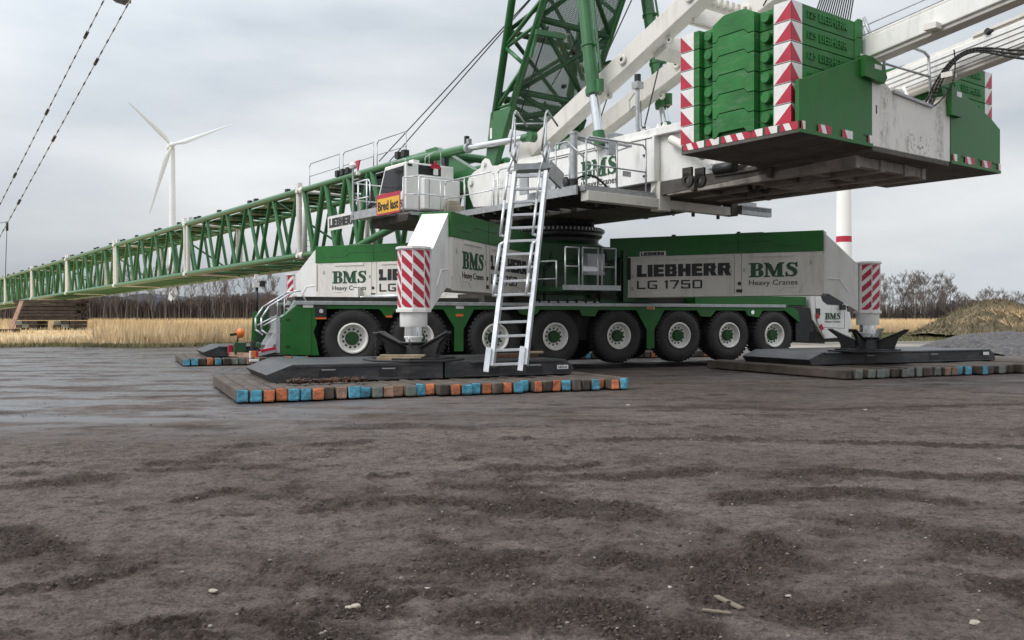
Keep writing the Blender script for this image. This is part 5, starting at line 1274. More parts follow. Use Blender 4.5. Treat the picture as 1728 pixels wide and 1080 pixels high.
m = MB(); z0, z1 = at(1424, 409, 300).z, at(1424, 399, 300).z; rat = lambda z: 2.75 - .2 * z / 22 if z < 22 else 2.55 - .65 * (z - 22) / (h - 22)
m.lathe([(rat(z0) + .03, z0), (rat(z1) + .03, z1)], RED, n=32); m.build('red_band', tw, Matrix.Translation((p.x, p.y, 0)))

# ------------------------------------------------------------------ ground
def vnoise(x, y, seed):                              # smooth value noise
    xi, yi = np.floor(x).astype(np.int64), np.floor(y).astype(np.int64); xf, yf = x - xi, y - yi
    xf, yf = xf * xf * (3 - 2 * xf), yf * yf * (3 - 2 * yf)
    def hsh(a, b):
        n = (a * 374761393 + b * 668265263 + seed * 1442695041) & 0x7fffffff; n = ((n ^ (n >> 13)) * 1274126177) & 0x7fffffff; return ((n ^ (n >> 16)) & 0xffff) / 65535.0
    return (hsh(xi, yi) * (1 - xf) + hsh(xi + 1, yi) * xf) * (1 - yf) + (hsh(xi, yi + 1) * (1 - xf) + hsh(xi + 1, yi + 1) * xf) * yf
def fbm(x, y, o, seed):
    s = np.zeros_like(x); a = .5
    for i in range(o): s += a * vnoise(x * 2 ** i, y * 2 ** i, seed + i); a *= .5
    return s / (1 - .5 ** o)
# churned soil: ellipses (pixel centre, half width px, half height px, tilt) turned into patches lying on the ground
TRK = [(.30, [(700, 872), (860, 893), (960, 925), (1080, 955), (1200, 980), (1340, 1003), (1520, 1030), (1760, 1065)]), (.42, [(920, 843), (1020, 868), (1100, 892), (1180, 915), (1260, 937), (1345, 955)]),
       (.36, [(1240, 925), (1320, 903), (1400, 888), (1500, 886), (1600, 903), (1760, 930)]), (.30, [(840, 1035), (960, 1015), (1060, 1040), (1160, 1085)]), (.22, [(-30, 900), (70, 930)]),
       (.16, [(300, 905), (385, 932), (480, 950), (560, 980), (620, 1008), (720, 1000), (800, 982)]), (.13, [(590, 908), (700, 898), (760, 935), (810, 962)]), (.13, [(620, 802), (800, 792), (1000, 782)]),
       (.17, [(980, 803), (1200, 792), (1400, 795), (1760, 806)]), (.16, [(1000, 742), (1250, 738), (1500, 748), (1728, 752)]), (.16, [(540, 716), (660, 713), (780, 722)]), (.2, [(-20, 825), (130, 808), (250, 796), (430, 748)]),
       (.16, [(280, 768), (450, 756), (620, 744)]), (.12, [(335, 838), (400, 826), (480, 828)]), (.11, [(480, 868), (540, 858), (600, 856)]), (.14, [(150, 1065), (400, 1045), (640, 1072)]), (.12, [(60, 990), (180, 968), (260, 940)]),
       (.22, [(1250, 838), (1420, 828), (1600, 842), (1760, 858)]), (.28, [(1500, 1005), (1640, 985), (1760, 990)]), (.2, [(850, 690), (1100, 684), (1400, 690), (1728, 680)]), (.18, [(880, 860), (760, 842), (640, 838)])]
def churn(X, Y):
    c = np.zeros_like(X); wob = .35 * (fbm(X * .9, Y * .9, 3, 5) - .5) + .22 * (fbm(X * 5, Y * 5, 3, 45) - .5); wid = .45 + 1.3 * fbm(X * 1.7, Y * 1.7, 4, 47)
    for hw, pts in TRK:
        P = [((px - 864) / F * F * CAMH / (py - HZ), F * CAMH / (py - HZ)) for px, py in pts]
        for (ax, ay), (bx, by) in zip(P[:-1], P[1:]):
            dx, dy = bx - ax, by - ay; L2 = dx * dx + dy * dy
            tt_ = np.clip(((X - ax) * dx + (Y - ay) * dy) / L2, 0, 1); d = np.hypot(X + wob - ax - tt_ * dx, Y + wob * .6 - ay - tt_ * dy)
            c = np.maximum(c, np.clip(1.3 - d / (hw * wid), 0, 1))
    n2 = fbm(X * 4.5, Y * 3.5, 5, 9); n = fbm(X * .8, Y * 1.6, 5, 3); n3 = fbm(X * 1.6, Y * 5, 4, 13)
    brk = np.clip((fbm(X * 1.0, Y * 1.1, 3, 61) - .30) * 5, .3, 1); c = np.clip(c * brk * (.3 + 2.3 * (n2 - .2)) - .06, 0, 1)
    c = np.maximum(c, np.clip((n * .5 + n3 * .3 + n2 * .2 - .53) * 7.0, 0, 1) * .7 * (.3 + 1.1 * n2))
    return np.clip(c * 1.15, 0, 1)
def axis_(lo, a, b, hi, n_in, grow):
    core = np.linspace(a, b, n_in); d = (b - a) / n_in; out = [core]; x = b; l = []
    while x < hi: d *= grow; x += d; l.append(x)
    r_ = []; x = a; d = (b - a) / n_in
    while x > lo: d *= grow; x -= d; r_.append(x)
    return np.concatenate([np.array(r_[::-1]), core, np.array(l)])
s_in = np.linspace(-1.0, 1.0, 860); d_ = s_in[1] - s_in[0]; ext_ = []
x_ = 1.0
while x_ < 14: d_ *= 1.09; x_ += d_; ext_.append(x_)
sv = np.concatenate([-np.array(ext_)[::-1], s_in, np.array(ext_)])
ys = [3.3]
while ys[-1] < 14: ys.append(ys[-1] * 1.0034)
while ys[-1] < 30: ys.append(ys[-1] * 1.006)
while ys[-1] < 3200: ys.append(ys[-1] * 1.07)
gy_ = np.array([-300, -60, -15, -3, 0, 1.5, 2.6] + ys)
SX_, GY = np.meshgrid(sv, gy_); GX = SX_ * (.62 * np.maximum(GY, 3.3) + .5)     # a sheet that widens with distance
CHv = churn(GX, GY)
near = np.clip(1 - np.hypot(GX, GY - 5) / 45, 0, 1)
def billow(x, y, o, seed):
    r_ = np.zeros_like(x); a = .5
    for k_ in range(o): r_ += a * np.abs(vnoise(x * 2 ** k_, y * 2 ** k_, seed + k_) * 2 - 1); a *= .5
    return r_ / (1 - .5 ** o)
wx = GX + .25 * (fbm(GX * 3, GY * 3, 2, 71) - .5); wy = GY + .25 * (fbm(GX * 3, GY * 3, 2, 73) - .5)
clod = billow(wx * 13, wy * 15, 4, 21); lump = fbm(GX * 2.2, GY * 2.2, 4, 33) - .5; crust = billow(wx * 5, wy * 8, 4, 87); grain = fbm(GX * 40, GY * 40, 2, 91) - .5
base_n = fbm(GX * .35, GY * .35, 3, 55) - .5
Z = near * (CHv * (clod * .085 + lump * .05 - .012) + (1 - CHv) * (lump * .02 + crust * .032 + (clod - .4) * .020) + grain * (.005 + .010 * CHv)) + near * base_n * .03
mask_obj = np.clip((12.5 - (GY - .43 * GX)) / 2.0, 0, 1)          # keep the ground flat under mats and plates
Z = Z * (.3 + .7 * mask_obj) - .025
CHv = np.clip(CHv * (.6 + 1.0 * (1 - clod)) + np.clip((.20 - crust) * 2.6, 0, .6) * np.clip(near * 2, 0, 1), 0, 1)  # low creases of the crust get shade painted in, on top of churned soil
me = bpy.data.meshes.new('ground'); nr, nc = GX.shape
idx = np.arange(nr * nc).reshape(nr, nc)
faces = np.stack([idx[:-1, :-1], idx[:-1, 1:], idx[1:, 1:], idx[1:, :-1]], -1).reshape(-1, 4)
V = np.stack([GX, GY, Z], -1).reshape(-1, 3)
me.vertices.add(len(V)); me.vertices.foreach_set('co', V.ravel()); me.loops.add(len(faces) * 4); me.loops.foreach_set('vertex_index', faces.ravel())
me.polygons.add(len(faces)); me.polygons.foreach_set('loop_start', np.arange(len(faces)) * 4); me.polygons.foreach_set('use_smooth', np.ones(len(faces), bool)); me.update(); me.validate()
at_ = me.attributes.new('churn', 'FLOAT', 'POINT'); at_.data.foreach_set('value', CHv.ravel().astype(np.float32))  # drives the soil colour: churned soil plus painted crease shade
gm = bpy.data.materials.new('compacted_mud'); gm.use_nodes = True; t = gm.node_tree; b = t.nodes['Principled BSDF']
def G(ty, **k):
    n = t.nodes.new(ty)
    for a, v in k.items(): setattr(n, a, v)
    return n
def noise(scale, detail, rough=.55, vec=None, sc=None):
    n = G('ShaderNodeTexNoise'); n.inputs['Scale'].default_value = scale; n.inputs['Detail'].default_value = detail; n.inputs['Roughness'].default_value = rough
    m_ = G('ShaderNodeMapping'); m_.inputs['Scale'].default_value = sc or (1, 1, 1); t.links.new(geo.outputs['Position'], m_.inputs[0]); t.links.new(m_.outputs[0], n.inputs[0]); return n.outputs[0]
def rampn(src, stops):
    r = G('ShaderNodeValToRGB'); e = r.color_ramp.elements
    while len(e) < len(stops): e.new(.5)
    for i, (p_, c_) in enumerate(stops): e[i].position = p_; e[i].color = tuple(c_) + (1,) if len(c_) == 3 else c_
    t.links.new(src, r.inputs[0]); return r.outputs[0]
def mixc(f_, a, b_, ty='MIX'):
    n = G('ShaderNodeMixRGB', blend_type=ty)
    for i, v in ((0, f_), (1, a), (2, b_)):
        if isinstance(v, (int, float)): n.inputs[i].default_value = v
        elif isinstance(v, tuple): n.inputs[i].default_value = v + (1,) if i else v
        else: t.links.new(v, n.inputs[i])
    return n.outputs[0]
def mth(op, a, b_=None, cl=False):
    n = G('ShaderNodeMath', operation=op, use_clamp=cl)
    for i, v in ((0, a), (1, b_)):
        if v is None: continue
        if isinstance(v, (int, float)): n.inputs[i].default_value = v
        else: t.links.new(v, n.inputs[i])
    return n.outputs[0]
geo = G('ShaderNodeNewGeometry'); ac = G('ShaderNodeAttribute', attribute_name='churn'); sx = G('ShaderNodeSeparateXYZ'); t.links.new(geo.outputs['Position'], sx.inputs[0])
big = noise(.45, 5, .6, sc=(.7, 1, 1)); midn = noise(3.2, 7, .65); fine = noise(42, 5, .7); streak = noise(.75, 10, .68, sc=(.6, 1.25, 1)); grit = noise(150, 3, .6)
c1 = rampn(big, [(.32, (.084, .067, .059)), (.5, (.113, .091, .081)), (.68, (.146, .120, .108))])
c2 = rampn(midn, [(.3, (.62, .60, .58)), (.5, (1, 1, 1)), (.75, (1.22, 1.2, 1.18))]); c1 = mixc(1.0, c1, c2, 'MULTIPLY')
c3 = rampn(fine, [(.38, (.5, .48, .46)), (.52, (1, 1, 1)), (.68, (1.35, 1.32, 1.28))]); c1 = mixc(.9, c1, c3, 'MULTIPLY')
fleck = noise(11, 8, .74, sc=(.75, 1.1, 1)); fleck2 = noise(4.2, 8, .72, sc=(.8, 1.1, 1))
c1 = mixc(1.0, c1, rampn(fleck, [(.36, (.42, .40, .385)), (.47, (1, 1, 1)), (.62, (1.12, 1.11, 1.1))]), 'MULTIPLY')
c1 = mixc(1.0, c1, rampn(fleck2, [(.34, (.5, .48, .465)), (.45, (1, 1, 1)), (.7, (1.14, 1.13, 1.12))]), 'MULTIPLY')
crisp = mth('ADD', mth('MULTIPLY', ac.outputs['Fac'], 1.5), mth('ADD', mth('MULTIPLY', mth('SUBTRACT', fine, .5), 2.2), mth('MULTIPLY', mth('SUBTRACT', midn, .5), .9)))
crisp = mth('MULTIPLY', mth('SUBTRACT', crisp, .22), 1.25, True)
c1 = mixc(1.0, c1, rampn(grit, [(.36, (.6, .58, .56)), (.5, (1, 1, 1)), (.64, (1.28, 1.26, 1.24))]), 'MULTIPLY')
c1 = mixc(mth('MULTIPLY', crisp, .88), c1, mixc(rampn(fine, [(.38, (0, 0, 0)), (.65, (1, 1, 1))]), (.022, .0145, .011), (.105, .076, .062)))
# damp strip on the left, further out, and around the mats
wetx = mth('MULTIPLY', mth('SUBTRACT', sx.outputs[1], 9.3), .28, True)
wetl = mth('MULTIPLY', mth('SUBTRACT', mth('ADD', mth('MULTIPLY', sx.outputs[1], .12), 1.6), sx.outputs[0]), .12, True)
wet = mth('MULTIPLY', wetx, wetl); wet = mth('MULTIPLY', wet, mth('MULTIPLY', mth('SUBTRACT', streak, .42), 7.0, True), True)
farwet = mth('MULTIPLY', mth('MULTIPLY', mth('SUBTRACT', sx.outputs[1], 13.0), .12, True), mth('MULTIPLY', mth('SUBTRACT', streak, .47), 4.5, True), True)
wet = mth('MAXIMUM', wet, mth('MULTIPLY', farwet, .7))
c1 = mixc(mth('MULTIPLY', wet, .75), c1, (.062, .064, .074))
peb = G('ShaderNodeTexVoronoi'); peb.inputs['Scale'].default_value = 9.0; t.links.new(geo.outputs['Position'], peb.inputs[0])
pm = mth('MULTIPLY', mth('LESS_THAN', peb.outputs['Distance'], .075), mth('GREATER_THAN', noise(1.7, 2), .57)); c1 = mixc(mth('MULTIPLY', pm, .7), c1, (.26, .235, .21))
# gravel and sand tones beyond the crane
far = mth('MULTIPLY', mth('SUBTRACT', sx.outputs[1], 36.0), .12, True); fr2 = mth('MULTIPLY', far, mth('MULTIPLY', mth('SUBTRACT', sx.outputs[0], -5.0), .1, True)); c1 = mixc(mth('MULTIPLY', fr2, .7), c1, mixc(streak, (.10, .095, .09), (.27, .24, .20)))
grass_far = mth('MULTIPLY', mth('SUBTRACT', sx.outputs[1], 72.0), .1, True); c1 = mixc(grass_far, c1, mixc(streak, (.19, .155, .08), (.34, .25, .13)))
t.links.new(c1, b.inputs['Base Color'])
rgh = mth('SUBTRACT', .84, mth('MULTIPLY', wet, .64)); t.links.new(rgh, b.inputs['Roughness']); t.links.new(mth('ADD', .3, mth('MULTIPLY', wet, .4)), b.inputs['Specular IOR Level'])
hgt = mth('ADD', mth('ADD', mth('MULTIPLY', midn, .5), mth('MULTIPLY', fleck, .7)), mth('ADD', mth('MULTIPLY', fine, .35), mth('MULTIPLY', grit, .12)))
bpn = G('ShaderNodeBump'); bpn.inputs['Distance'].default_value = .11; t.links.new(mth('SUBTRACT', mth('ADD', .6, mth('MULTIPLY', ac.outputs['Fac'], .4)), mth('MULTIPLY', wet, .5)), bpn.inputs['Strength']); t.links.new(hgt, bpn.inputs['Height']); t.links.new(bpn.outputs[0], b.inputs['Normal'])
me.materials.append(gm); go = bpy.data.objects.new('ground', me); COL.objects.link(go); go['kind'] = 'structure'
# crumbs of soil in the churned tracks
def lumps(n, mode, m, name, rs, lo=3.6, hi=16):
    ico = np.array([(0, 0, 1), (.89, 0, .45), (.28, .85, .45), (-.72, .53, .45), (-.72, -.53, .45), (.28, -.85, .45), (.72, .53, -.45), (-.28, .85, -.45), (-.89, 0, -.45), (-.28, -.85, -.45), (.72, -.53, -.45), (0, 0, -1)])
    fi = [(0, 1, 2), (0, 2, 3), (0, 3, 4), (0, 4, 5), (0, 5, 1), (1, 6, 2), (2, 7, 3), (3, 8, 4), (4, 9, 5), (5, 10, 1), (6, 7, 2), (7, 8, 3), (8, 9, 4), (9, 10, 5), (10, 6, 1)]
    u = RNG.random(n * 14); Y = 1 / (1 / lo + u * (1 / hi - 1 / lo)); X = (RNG.random(n * 14) - .5) * 1.25 * Y
    c = churn(X, Y); keep = RNG.random(n * 14) < (c ** 1.4 if mode == 'churn' else .02 + .2 * c); X, Y = X[keep][:n], Y[keep][:n]; k = len(X)
    r_ = rs[0] + (rs[1] - rs[0]) * RNG.random(k) ** 3
    jit = 1 + .5 * (RNG.random((k, 12, 3)) - .5); P = ico[None] * jit * r_[:, None, None] * np.array([1.3, 1, .75])
    P[:, :, 0] += X[:, None]; P[:, :, 1] += Y[:, None]; P[:, :, 2] += (r_ * .1 - .012)[:, None]
    Fc = (np.array(fi)[None] + (np.arange(k) * 12)[:, None, None]).reshape(-1, 3)
    me = bpy.data.meshes.new(name); V = P.reshape(-1, 3); me.vertices.add(len(V)); me.vertices.foreach_set('co', V.ravel()); me.loops.add(len(Fc) * 3); me.loops.foreach_set('vertex_index', Fc.ravel())
    me.polygons.add(len(Fc)); me.polygons.foreach_set('loop_start', np.arange(len(Fc)) * 3); me.update(); me.validate(); me.materials.append(m)
    o = bpy.data.objects.new(name, me); COL.objects.link(o); return o
CLOD = mat('dark_soil', (.060, .044, .036), .95, var=.4, vscale=30, bump=.4)
tag(lumps(7000, 'churn', CLOD, 'soil_crumbs', (.003, .011)), 'dark crumbs of churned soil lying along the tyre tracks', 'soil', kind='stuff')
tag(lumps(700, 'peb', mat('grit_stone', (.2, .18, .16), .9, var=.4, vscale=40), 'loose_grit', (.003, .012), hi=22), 'pale grit scattered over the mud', 'grit', kind='stuff')
def stone(px, py, r, label=None, flat=.5):
    x, y = onz('W', px, py, 0.0); m = MB(); random.seed(px * 7 + py)
    pr_ = [(0, -.3)] + [(1.0 * random.uniform(.8, 1.1), -.1), (.85 * random.uniform(.8, 1.1), .5), (0, .7)]
    r *= .75; m.lathe([(a * r, b_ * r * flat) for a, b_ in pr_], STONE, n=7, smooth=False)
    for i in range(len(m.v)): v = m.v[i]; m.v[i] = (v[0] * 1.3 * random.uniform(.85, 1.15), v[1] * random.uniform(.8, 1.1), v[2])
    o = m.build('stone', None, Matrix.Translation((x, y, -.015)) @ Matrix.Rotation(random.uniform(0, 3), 4, 'Z')); tag(o, label or 'small pale stone lying loose on the muddy ground in the foreground', 'stone', 'pale stones on the mud')
for px, py, r in ((1645, 1045, .035), (1500, 977, .028), (1172, 988, .02), (1128, 986, .022), (1155, 985, .02), (360, 992, .03), (1163, 740, .045), (1460, 690, .05), (720, 988, .022), (1330, 1000, .02), (600, 1017, .03), (588, 1020, .026), (1555, 985, .02), (1685, 772, .04), (1060, 682, .05)): stone(px, py, r)
x, y = onz('W', 1208, 1008, 0); b = MB(); b.bar((0, 0, .006), (.08, -.18, .004), .03, .012, SPLINT); loose(b, 'wood_splinter', Matrix.Translation((x, y, 0)), 'flat splinter of grey wood lying on the mud at lower right', 'wood splinter', .003)
x, y = onz('W', 1185, 1030, 0); b = MB(); b.bar((0, 0, .004), (.12, -.05, .004), .018, .01, SPLINT); loose(b, 'wood_chip', Matrix.Translation((x, y, 0)), 'narrow wood chip below the larger splinter on the mud', 'wood chip', .003)

# ------------------------------------------------------------------ reeds, hedges, trees, mounds
def blades(name, n, region, hgt, wdt, m, label, cat, lean=.25, seed=1):
    rg = np.random.default_rng(seed); X, Y, Z0 = region(rg, n); k = len(X)
    a = rg.random(k) * 2 * np.pi; hh = hgt * (.55 + .6 * rg.random(k)); hh = np.where((X / np.maximum(Y, 1) < -.47) & (Y < 74) & (hgt > .8), hh * .5, hh); ww = wdt * (.6 + .8 * rg.random(k)); lx, ly = (rg.random(k) - .5) * 2 * lean * hh, (rg.random(k) - .5) * 2 * lean * hh
    P = np.zeros((k, 3, 3)); ca, sa = np.cos(a) * ww / 2, np.sin(a) * ww / 2 * .3
    P[:, 0] = np.stack([X - ca, Y - sa, Z0], 1); P[:, 1] = np.stack([X + ca, Y + sa, Z0], 1); P[:, 2] = np.stack([X + lx, Y + ly, Z0 + hh], 1)
    me = bpy.data.meshes.new(name); V = P.reshape(-1, 3); me.vertices.add(len(V)); me.vertices.foreach_set('co', V.ravel()); me.loops.add(k * 3); me.loops.foreach_set('vertex_index', np.arange(k * 3)); me.polygons.add(k); me.polygons.foreach_set('loop_start', np.arange(k) * 3); me.update(); me.validate()
    me.materials.append(m); o = bpy.data.objects.new(name, me); COL.objects.link(o); return tag(o, label, cat, kind='stuff')
REED = mat('dry_reed', (.64, .48, .285), .9, var=.25, vscale=.8, dirt=(.4, .31, .17), dirt_amt=.6, dscale=(.5, .5, .5)); GRS = mat('dull_grass', (.13, .125, .055), .95, var=.4, vscale=.6, dirt=(.22, .18, .09), dirt_amt=.8, dscale=(.8, .8, 1))
REEDB = mat('reed_bed', (.56, .42, .24), .95, var=.3, vscale=.6)
edge = lambda X: np.where(X < 6, 41.5 + .12 * (X + 24) + 1.0 * np.sin(X * .8), 41.5 + .12 * 30 + (X - 6) * 1.1)
def reg_reed(rg, n):
    X = rg.uniform(-75, 75, n); Y = edge(X) + 1.0 + 90 * rg.random(n) ** 2.2; k = (np.abs(X) < .63 * Y) & ~((X > -2) & (X < 16)); return X[k], Y[k], np.zeros(k.sum())
blades('reeds', 120000, reg_reed, 1.0, .09, REED, 'dry golden reeds filling the field behind the crane', 'reeds', seed=3)
m = MB(); xs = np.linspace(-110, 140, 90); ypos = edge(xs) + 4.5
v = [(x, y, 0.0) for x, y in zip(xs, ypos)] + [(x, y + .8, .3) for x, y in zip(xs, ypos)] + [(x, y + 32, .45) for x, y in zip(xs, ypos)] + [(x * 3, 172, .85) for x in xs]
k = len(xs); m.add(v, [(j * k + i, j * k + i + 1, (j + 1) * k + i + 1, (j + 1) * k + i) for j in range(3) for i in range(k - 1)], REEDB); o = m.build('reed_field', None, I4, recenter=False); o['kind'] = 'structure'
def reg_far(rg, n):
    X = rg.uniform(-105, 110, n); Y = edge(X) + 12 + 110 * rg.random(n); k = (np.abs(X) < .63 * Y) & ~((X > -4) & (X < 22)); return X[k], Y[k], np.full(k.sum(), .1)
blades('tall_reeds', 70000, reg_far, 1.2, .16, REED, 'taller golden reeds in the far part of the field', 'reeds', seed=23)
def reg_edge(rg, n): X = rg.uniform(-36, 40, n); Y = edge(X) - .8 + 2.6 * rg.random(n); return X, Y, np.zeros(n)
blades('verge_grass', 20000, reg_edge, .2, .07, GRS, 'short dull green grass along the edge of the mud', 'grass', .5, seed=5)
def reg_re(rg, n): X = rg.uniform(17, 60, n); Y = 52 + 14 * rg.random(n); k = np.abs(X) < .63 * Y; return X[k], Y[k], np.zeros(k.sum())
blades('meadow_grass', 12000, reg_re, .22, .08, GRS, 'patchy green grass before the reeds on the right', 'grass', .5, seed=6)

def far_wood(name, x0, x1, Y, h, m, label, n, seed):
    rg = np.random.default_rng(seed); mb = MB(); X = rg.uniform(x0, x1, n); YY = Y + rg.uniform(-5, 5, n); hh = h * (.75 + .3 * rg.random(n) + .12 * np.sin(X * .21)); 
    P = []; 
    v = []; f = []
    for i in range(n):
        k = len(v); w_ = rg.uniform(.06, .16); lx = rg.uniform(-.35, .35)
        v += [(X[i] - w_, YY[i], 0), (X[i] + w_, YY[i], 0), (X[i] + lx + w_ * .25, YY[i] + rg.uniform(-.4, .4), hh[i]), (X[i] + lx - w_ * .25, YY[i], hh[i])]; f.append((k, k + 1, k + 2, k + 3))
    mb.add(v, f, m); return tag(mb.build(name, None, I4, recenter=False), label, 'wood', kind='stuff')
far_wood('brushwood', -125, 15, 168, 5.2, HEDGE, 'dense band of bare brown brushwood beyond the reeds on the left', 7000, 2)
far_wood('brushwood', 30, 125, 190, 4.6, HEDGE, 'dense bare brown brushwood beyond the reeds on the right', 3600, 4)
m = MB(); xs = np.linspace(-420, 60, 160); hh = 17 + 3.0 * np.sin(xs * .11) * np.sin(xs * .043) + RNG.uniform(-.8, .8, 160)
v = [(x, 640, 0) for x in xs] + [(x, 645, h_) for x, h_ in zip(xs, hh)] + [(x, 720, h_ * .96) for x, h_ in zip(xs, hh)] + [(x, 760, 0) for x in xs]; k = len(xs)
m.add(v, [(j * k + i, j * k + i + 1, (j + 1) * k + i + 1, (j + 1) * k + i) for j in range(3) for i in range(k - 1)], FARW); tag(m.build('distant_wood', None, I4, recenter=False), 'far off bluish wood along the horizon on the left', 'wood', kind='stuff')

def make_tree(name, seed, h, spread, m, upright=1.0, start=.25, dens=1.0):
    rg = random.Random(seed); tr = MB(); br = MB()
    def seg(mb, p, q_, r0, r1, n): mb.tube(p, q_, r0, m, n, r1, caps=False)
    def grow(p, d, L, r, lev):
        if lev > 4: return
        n = 3 if lev < 3 else 2; pts = [p]
        for i in range(n):
            d = (d + Vector((rg.uniform(-.2, .2), rg.uniform(-.2, .2), rg.uniform(-.02, .16)))).normalized(); pts.append(pts[-1] + d * L / n)
        for i in range(n): seg(br, pts[i], pts[i + 1], max(.015, r * (1 - .6 * i / n)), max(.011, r * (1 - .6 * (i + 1) / n)), 3)
        if lev >= 4: return
        kids = int((4 if lev < 2 else 4) * dens + rg.random())
        for i in range(kids):
            t_ = rg.uniform(.35, 1.0); j = min(n - 1, int(t_ * n)); q_ = pts[j].lerp(pts[j + 1], t_ * n - j)
            az = rg.uniform(0, 6.28); sd2 = Vector((math.cos(az), math.sin(az), rg.uniform(.1, .7))); dd_ = (d * .75 * upright + sd2 * .62).normalized(); grow(q_, dd_, L * rg.uniform(.45, .68), r * .5, lev + 1)
    n = 7; p = Vector((0, 0, 0)); r = h * (.009 if upright > 1.1 else .013) + .04; last = p; lean = Vector((rg.uniform(-.05, .05), rg.uniform(-.05, .05), 0))
    for i in range(n):
        q_ = last + Vector((rg.uniform(-.02, .02) * h, rg.uniform(-.02, .02) * h, h * .82 / n)) + lean * h / n
        seg(tr, last, q_, r * (1 - i / n * .85), r * (1 - (i + 1) / n * .85), 6)
        if (i + 1) / n > start:
            for k in range(int(3 * dens + rg.random())):
                az = rg.uniform(0, 6.28); dd_ = Vector((math.cos(az) * spread, math.sin(az) * spread, .75 * upright)).normalized(); grow(last.lerp(q_, rg.random()), dd_, h * rg.uniform(.2, .34) * (1.15 - .5 * i / n), r * .38 * (1 - .6 * i / n), 1)
        last = q_
    grow(last, Vector((0, 0, 1)), h * .2, r * .2, 1)
    root = bpy.data.objects.new(name, None); COL.objects.link(root); place(root, I4); root.empty_display_size = 1
    tr.build('trunk', root, I4, recenter=False); br.build('crown', root, I4, recenter=False); return root
slim = [make_tree('bare_tree', 11 + i, 9.5, .45, BARK, 1.2, .4, .85) for i in range(3)]
wide = [make_tree('bare_tree', 31 + i, 11, 1.0, BARK, 1.05, .22, 1.2) for i in range(3)]
used = set()
def plant(pt, px, ytop, Y, h0, label, group):
    p = at(px, 540, Y); top_ = at(px, ytop, Y).z; s = top_ / h0; M = Matrix.Translation((p.x, p.y, 0)) @ Matrix.Rotation(random.uniform(0, 6.28), 4, 'Z') @ Matrix.Diagonal((s, s, s, 1))
    if pt.name in used: o = dup(pt, M)
    else: used.add(pt.name); [WM.__setitem__(k.name, M) for k in pt.children]; o = place(pt, M)
    tag(o, label, 'tree', group)
random.seed(5)
gl_ = 'bare trees beyond the reeds on the left'
for i, px in enumerate((150, 172, 195, 214, 238, 256, 278, 306, 322, 340, 358, 377, 394, 412)): plant(slim[i % 3], px + random.uniform(-4, 4), 466 + random.uniform(-10, 10), 150 + random.uniform(-6, 12), 9.6, 'slender bare tree in the row seen below the lattice boom', gl_)
plant(wide[0], 452, 470, 140, 10.5, 'round crowned bare tree beside the rear handrails of the crane', gl_)
for i, px in enumerate((8, 22, 60, 120)): plant(slim[(i + 1) % 3], px, 497 + random.uniform(-4, 4), 158, 9.6, 'bare tree showing beneath the far left boom', gl_)
gr_ = 'bare trees beyond the reeds on the right'
RL = ['bare tree half hidden by the striped jack of the right outrigger', 'bare tree just right of the striped jack', 'tall bare tree left of the middle of the right hand row', 'tallest bare tree of the right hand row', 'bare tree in the middle of the right hand row', 'leaning bare tree right of the middle of the right hand row', 'broad bare tree last in the right hand row', 'low bare tree behind the left slope of the mound']
for i, (px, yt) in enumerate(((1484, 474), (1500, 482), (1524, 474), (1543, 470), (1562, 472), (1585, 474), (1608, 478), (1634, 505))): plant(wide[i % 3] if i != 1 else slim[0], px, yt, 178 + (i % 3) * 5, 10.4, RL[i], gr_)
BL = ['scrubby bare bush above the top of the mound', 'dense bare bush right of the mound top', 'low bare bush near the right edge', 'bare bush at the very right edge', 'small bare bush between the trees and the mound']
for i, (px, yt) in enumerate(((1672, 494), (1690, 499), (1708, 500), (1730, 502), (1650, 508))): plant(wide[(i + 1) % 3], px, yt, 120 + 6 * i, 10.4, BL[i], 'bare bushes behind the mound')

def heap(name, pts, m, depth, res, label, cat, kind=None, rough=.25, seed=4):
    """a mound from a ridge profile (pixel points at its distance), rounded in depth"""
    Yc = pts[0][2]; P = [at(px, py, Yc) for px, py, _ in pts]; xs = np.linspace(P[0].x, P[-1].x, res); zs = np.interp(xs, [p.x for p in P], [max(0, p.z) for p in P])
    nd = 44; ts = np.linspace(-1, 1, nd); XX, TT = np.meshgrid(xs, ts); ZZ = np.interp(XX, xs, zs) * np.clip(1 - np.abs(TT) ** 1.5, 0, 1) ** .85; YY = Yc + TT * depth
    nz = fbm(XX * 1.1, YY * 1.1, 5, seed) - .5; ZZ = np.maximum(ZZ + nz * rough * 2 * np.clip(ZZ / 1.2, 0, 1), -.03); ZZ[0] = ZZ[-1] = -.05
    mb = MB(); v = np.stack([XX, YY, ZZ], -1).reshape(-1, 3).tolist(); mb.add(v, [(j * res + i, j * res + i + 1, (j + 1) * res + i + 1, (j + 1) * res + i) for j in range(nd - 1) for i in range(res - 1)], m, True)
    o = mb.build(name, None, I4); return o, (XX, YY, ZZ)
MOSS = mat('mossy_earth', (.105, .083, .046), .95, var=.35, vscale=.5, dirt=(.27, .215, .125), dirt_amt=1.0, dscale=(.35, .35, .35), bump=.9, bscale=3)
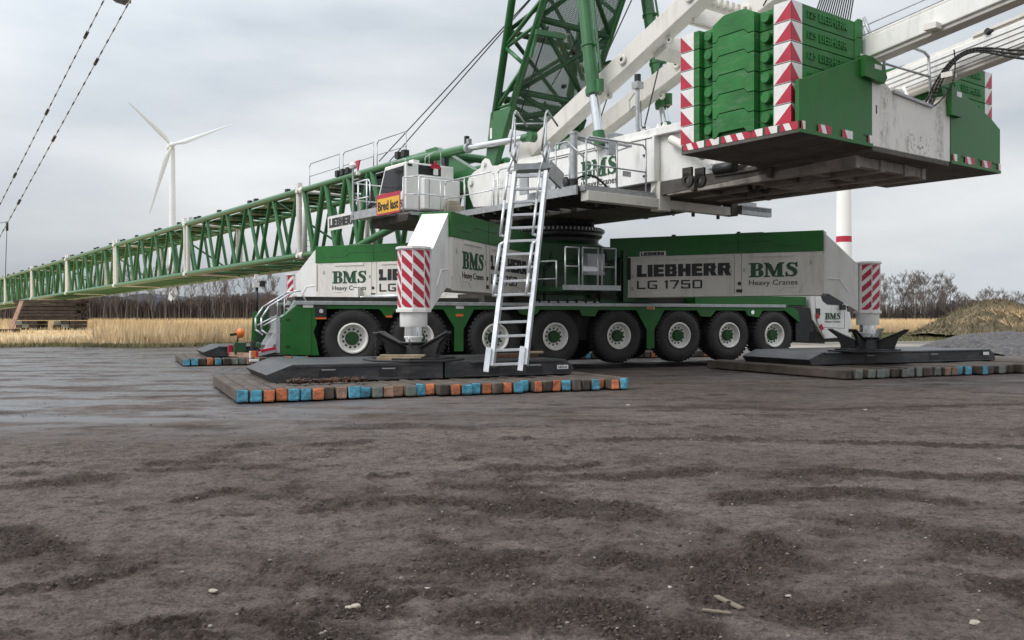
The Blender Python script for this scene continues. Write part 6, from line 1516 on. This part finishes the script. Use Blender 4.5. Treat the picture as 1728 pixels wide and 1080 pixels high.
o, (HX, HY, HZ_) = heap('earth_mound', [(1578, 562, 58), (1596, 548, 58), (1616, 532, 58), (1640, 518, 58), (1668, 505, 58), (1690, 510, 58), (1715, 518, 58), (1745, 522, 58), (1800, 530, 58), (1880, 562, 58)], MOSS, 5.5, 150, '', '', rough=.42)
tag(o, 'large mossy earth mound overgrown with straw at the right edge', 'mound')
hx, hy, hz_ = HX.ravel(), HY.ravel(), HZ_.ravel(); ok = hz_ > .15; hx, hy, hz_ = hx[ok], hy[ok], hz_[ok]
def reg_h(rg, n): i = rg.integers(0, len(hx), n); return hx[i] + rg.uniform(-.1, .1, n), hy[i] + rg.uniform(-.15, .15, n), hz_[i] - .05
def reg_h2(rg, n):
    i = rg.integers(0, len(hx), n * 3); k_ = (fbm(hx[i] * .55, hz_[i] * 1.6 + hy[i] * .2, 4, 77) > .52) & (hz_[i] < 1.9); i = i[k_][:n]; return hx[i] + rg.uniform(-.1, .1, len(i)), hy[i] + rg.uniform(-.15, .15, len(i)), hz_[i] - .05
blades('pale_straw', 9000, reg_h2, .42, .05, REED, 'bleached straw lying in patches down the mound', 'straw', 1.3, seed=18)
blades('straw_grass', 12000, reg_h, .3, .05, MOSS, 'straw coloured grass growing over the mound', 'grass', .9, seed=8)
GRAV = mat('dark_gravel', (.07, .066, .067), .95, var=.6, vscale=7, dirt=(.16, .15, .14), dirt_amt=.8, dscale=(3, 3, 3), bump=1.0, bscale=9)
o, _ = heap('gravel_bank', [(1606, 586, 36), (1622, 572, 36), (1640, 564, 36), (1660, 562, 36), (1728, 560, 36), (1800, 561, 36), (1900, 580, 36)], GRAV, 4.0, 130, '', '', rough=.26, seed=9)
tag(o, 'low bank of dark gravel before the mossy mound', 'gravel bank')
SANDY = mat('pale_track', (.24, .215, .18), .95, var=.25, vscale=.6, bump=.5, bscale=5)
m = MB(); xs = np.linspace(9, 44, 60); yy = 40 + (xs - 9) * .12
v = [(x, y + .5 * math.sin(x * .9), .006) for x, y in zip(xs, yy)] + [(x, y + 4.5 + .8 * math.sin(x * .7 + 1), .006) for x, y in zip(xs, yy)]; k = len(xs)
m.add(v, [(i, i + 1, k + i + 1, k + i) for i in range(k - 1)], SANDY); o = m.build('sandy_track', None, I4); o['kind'] = 'structure'
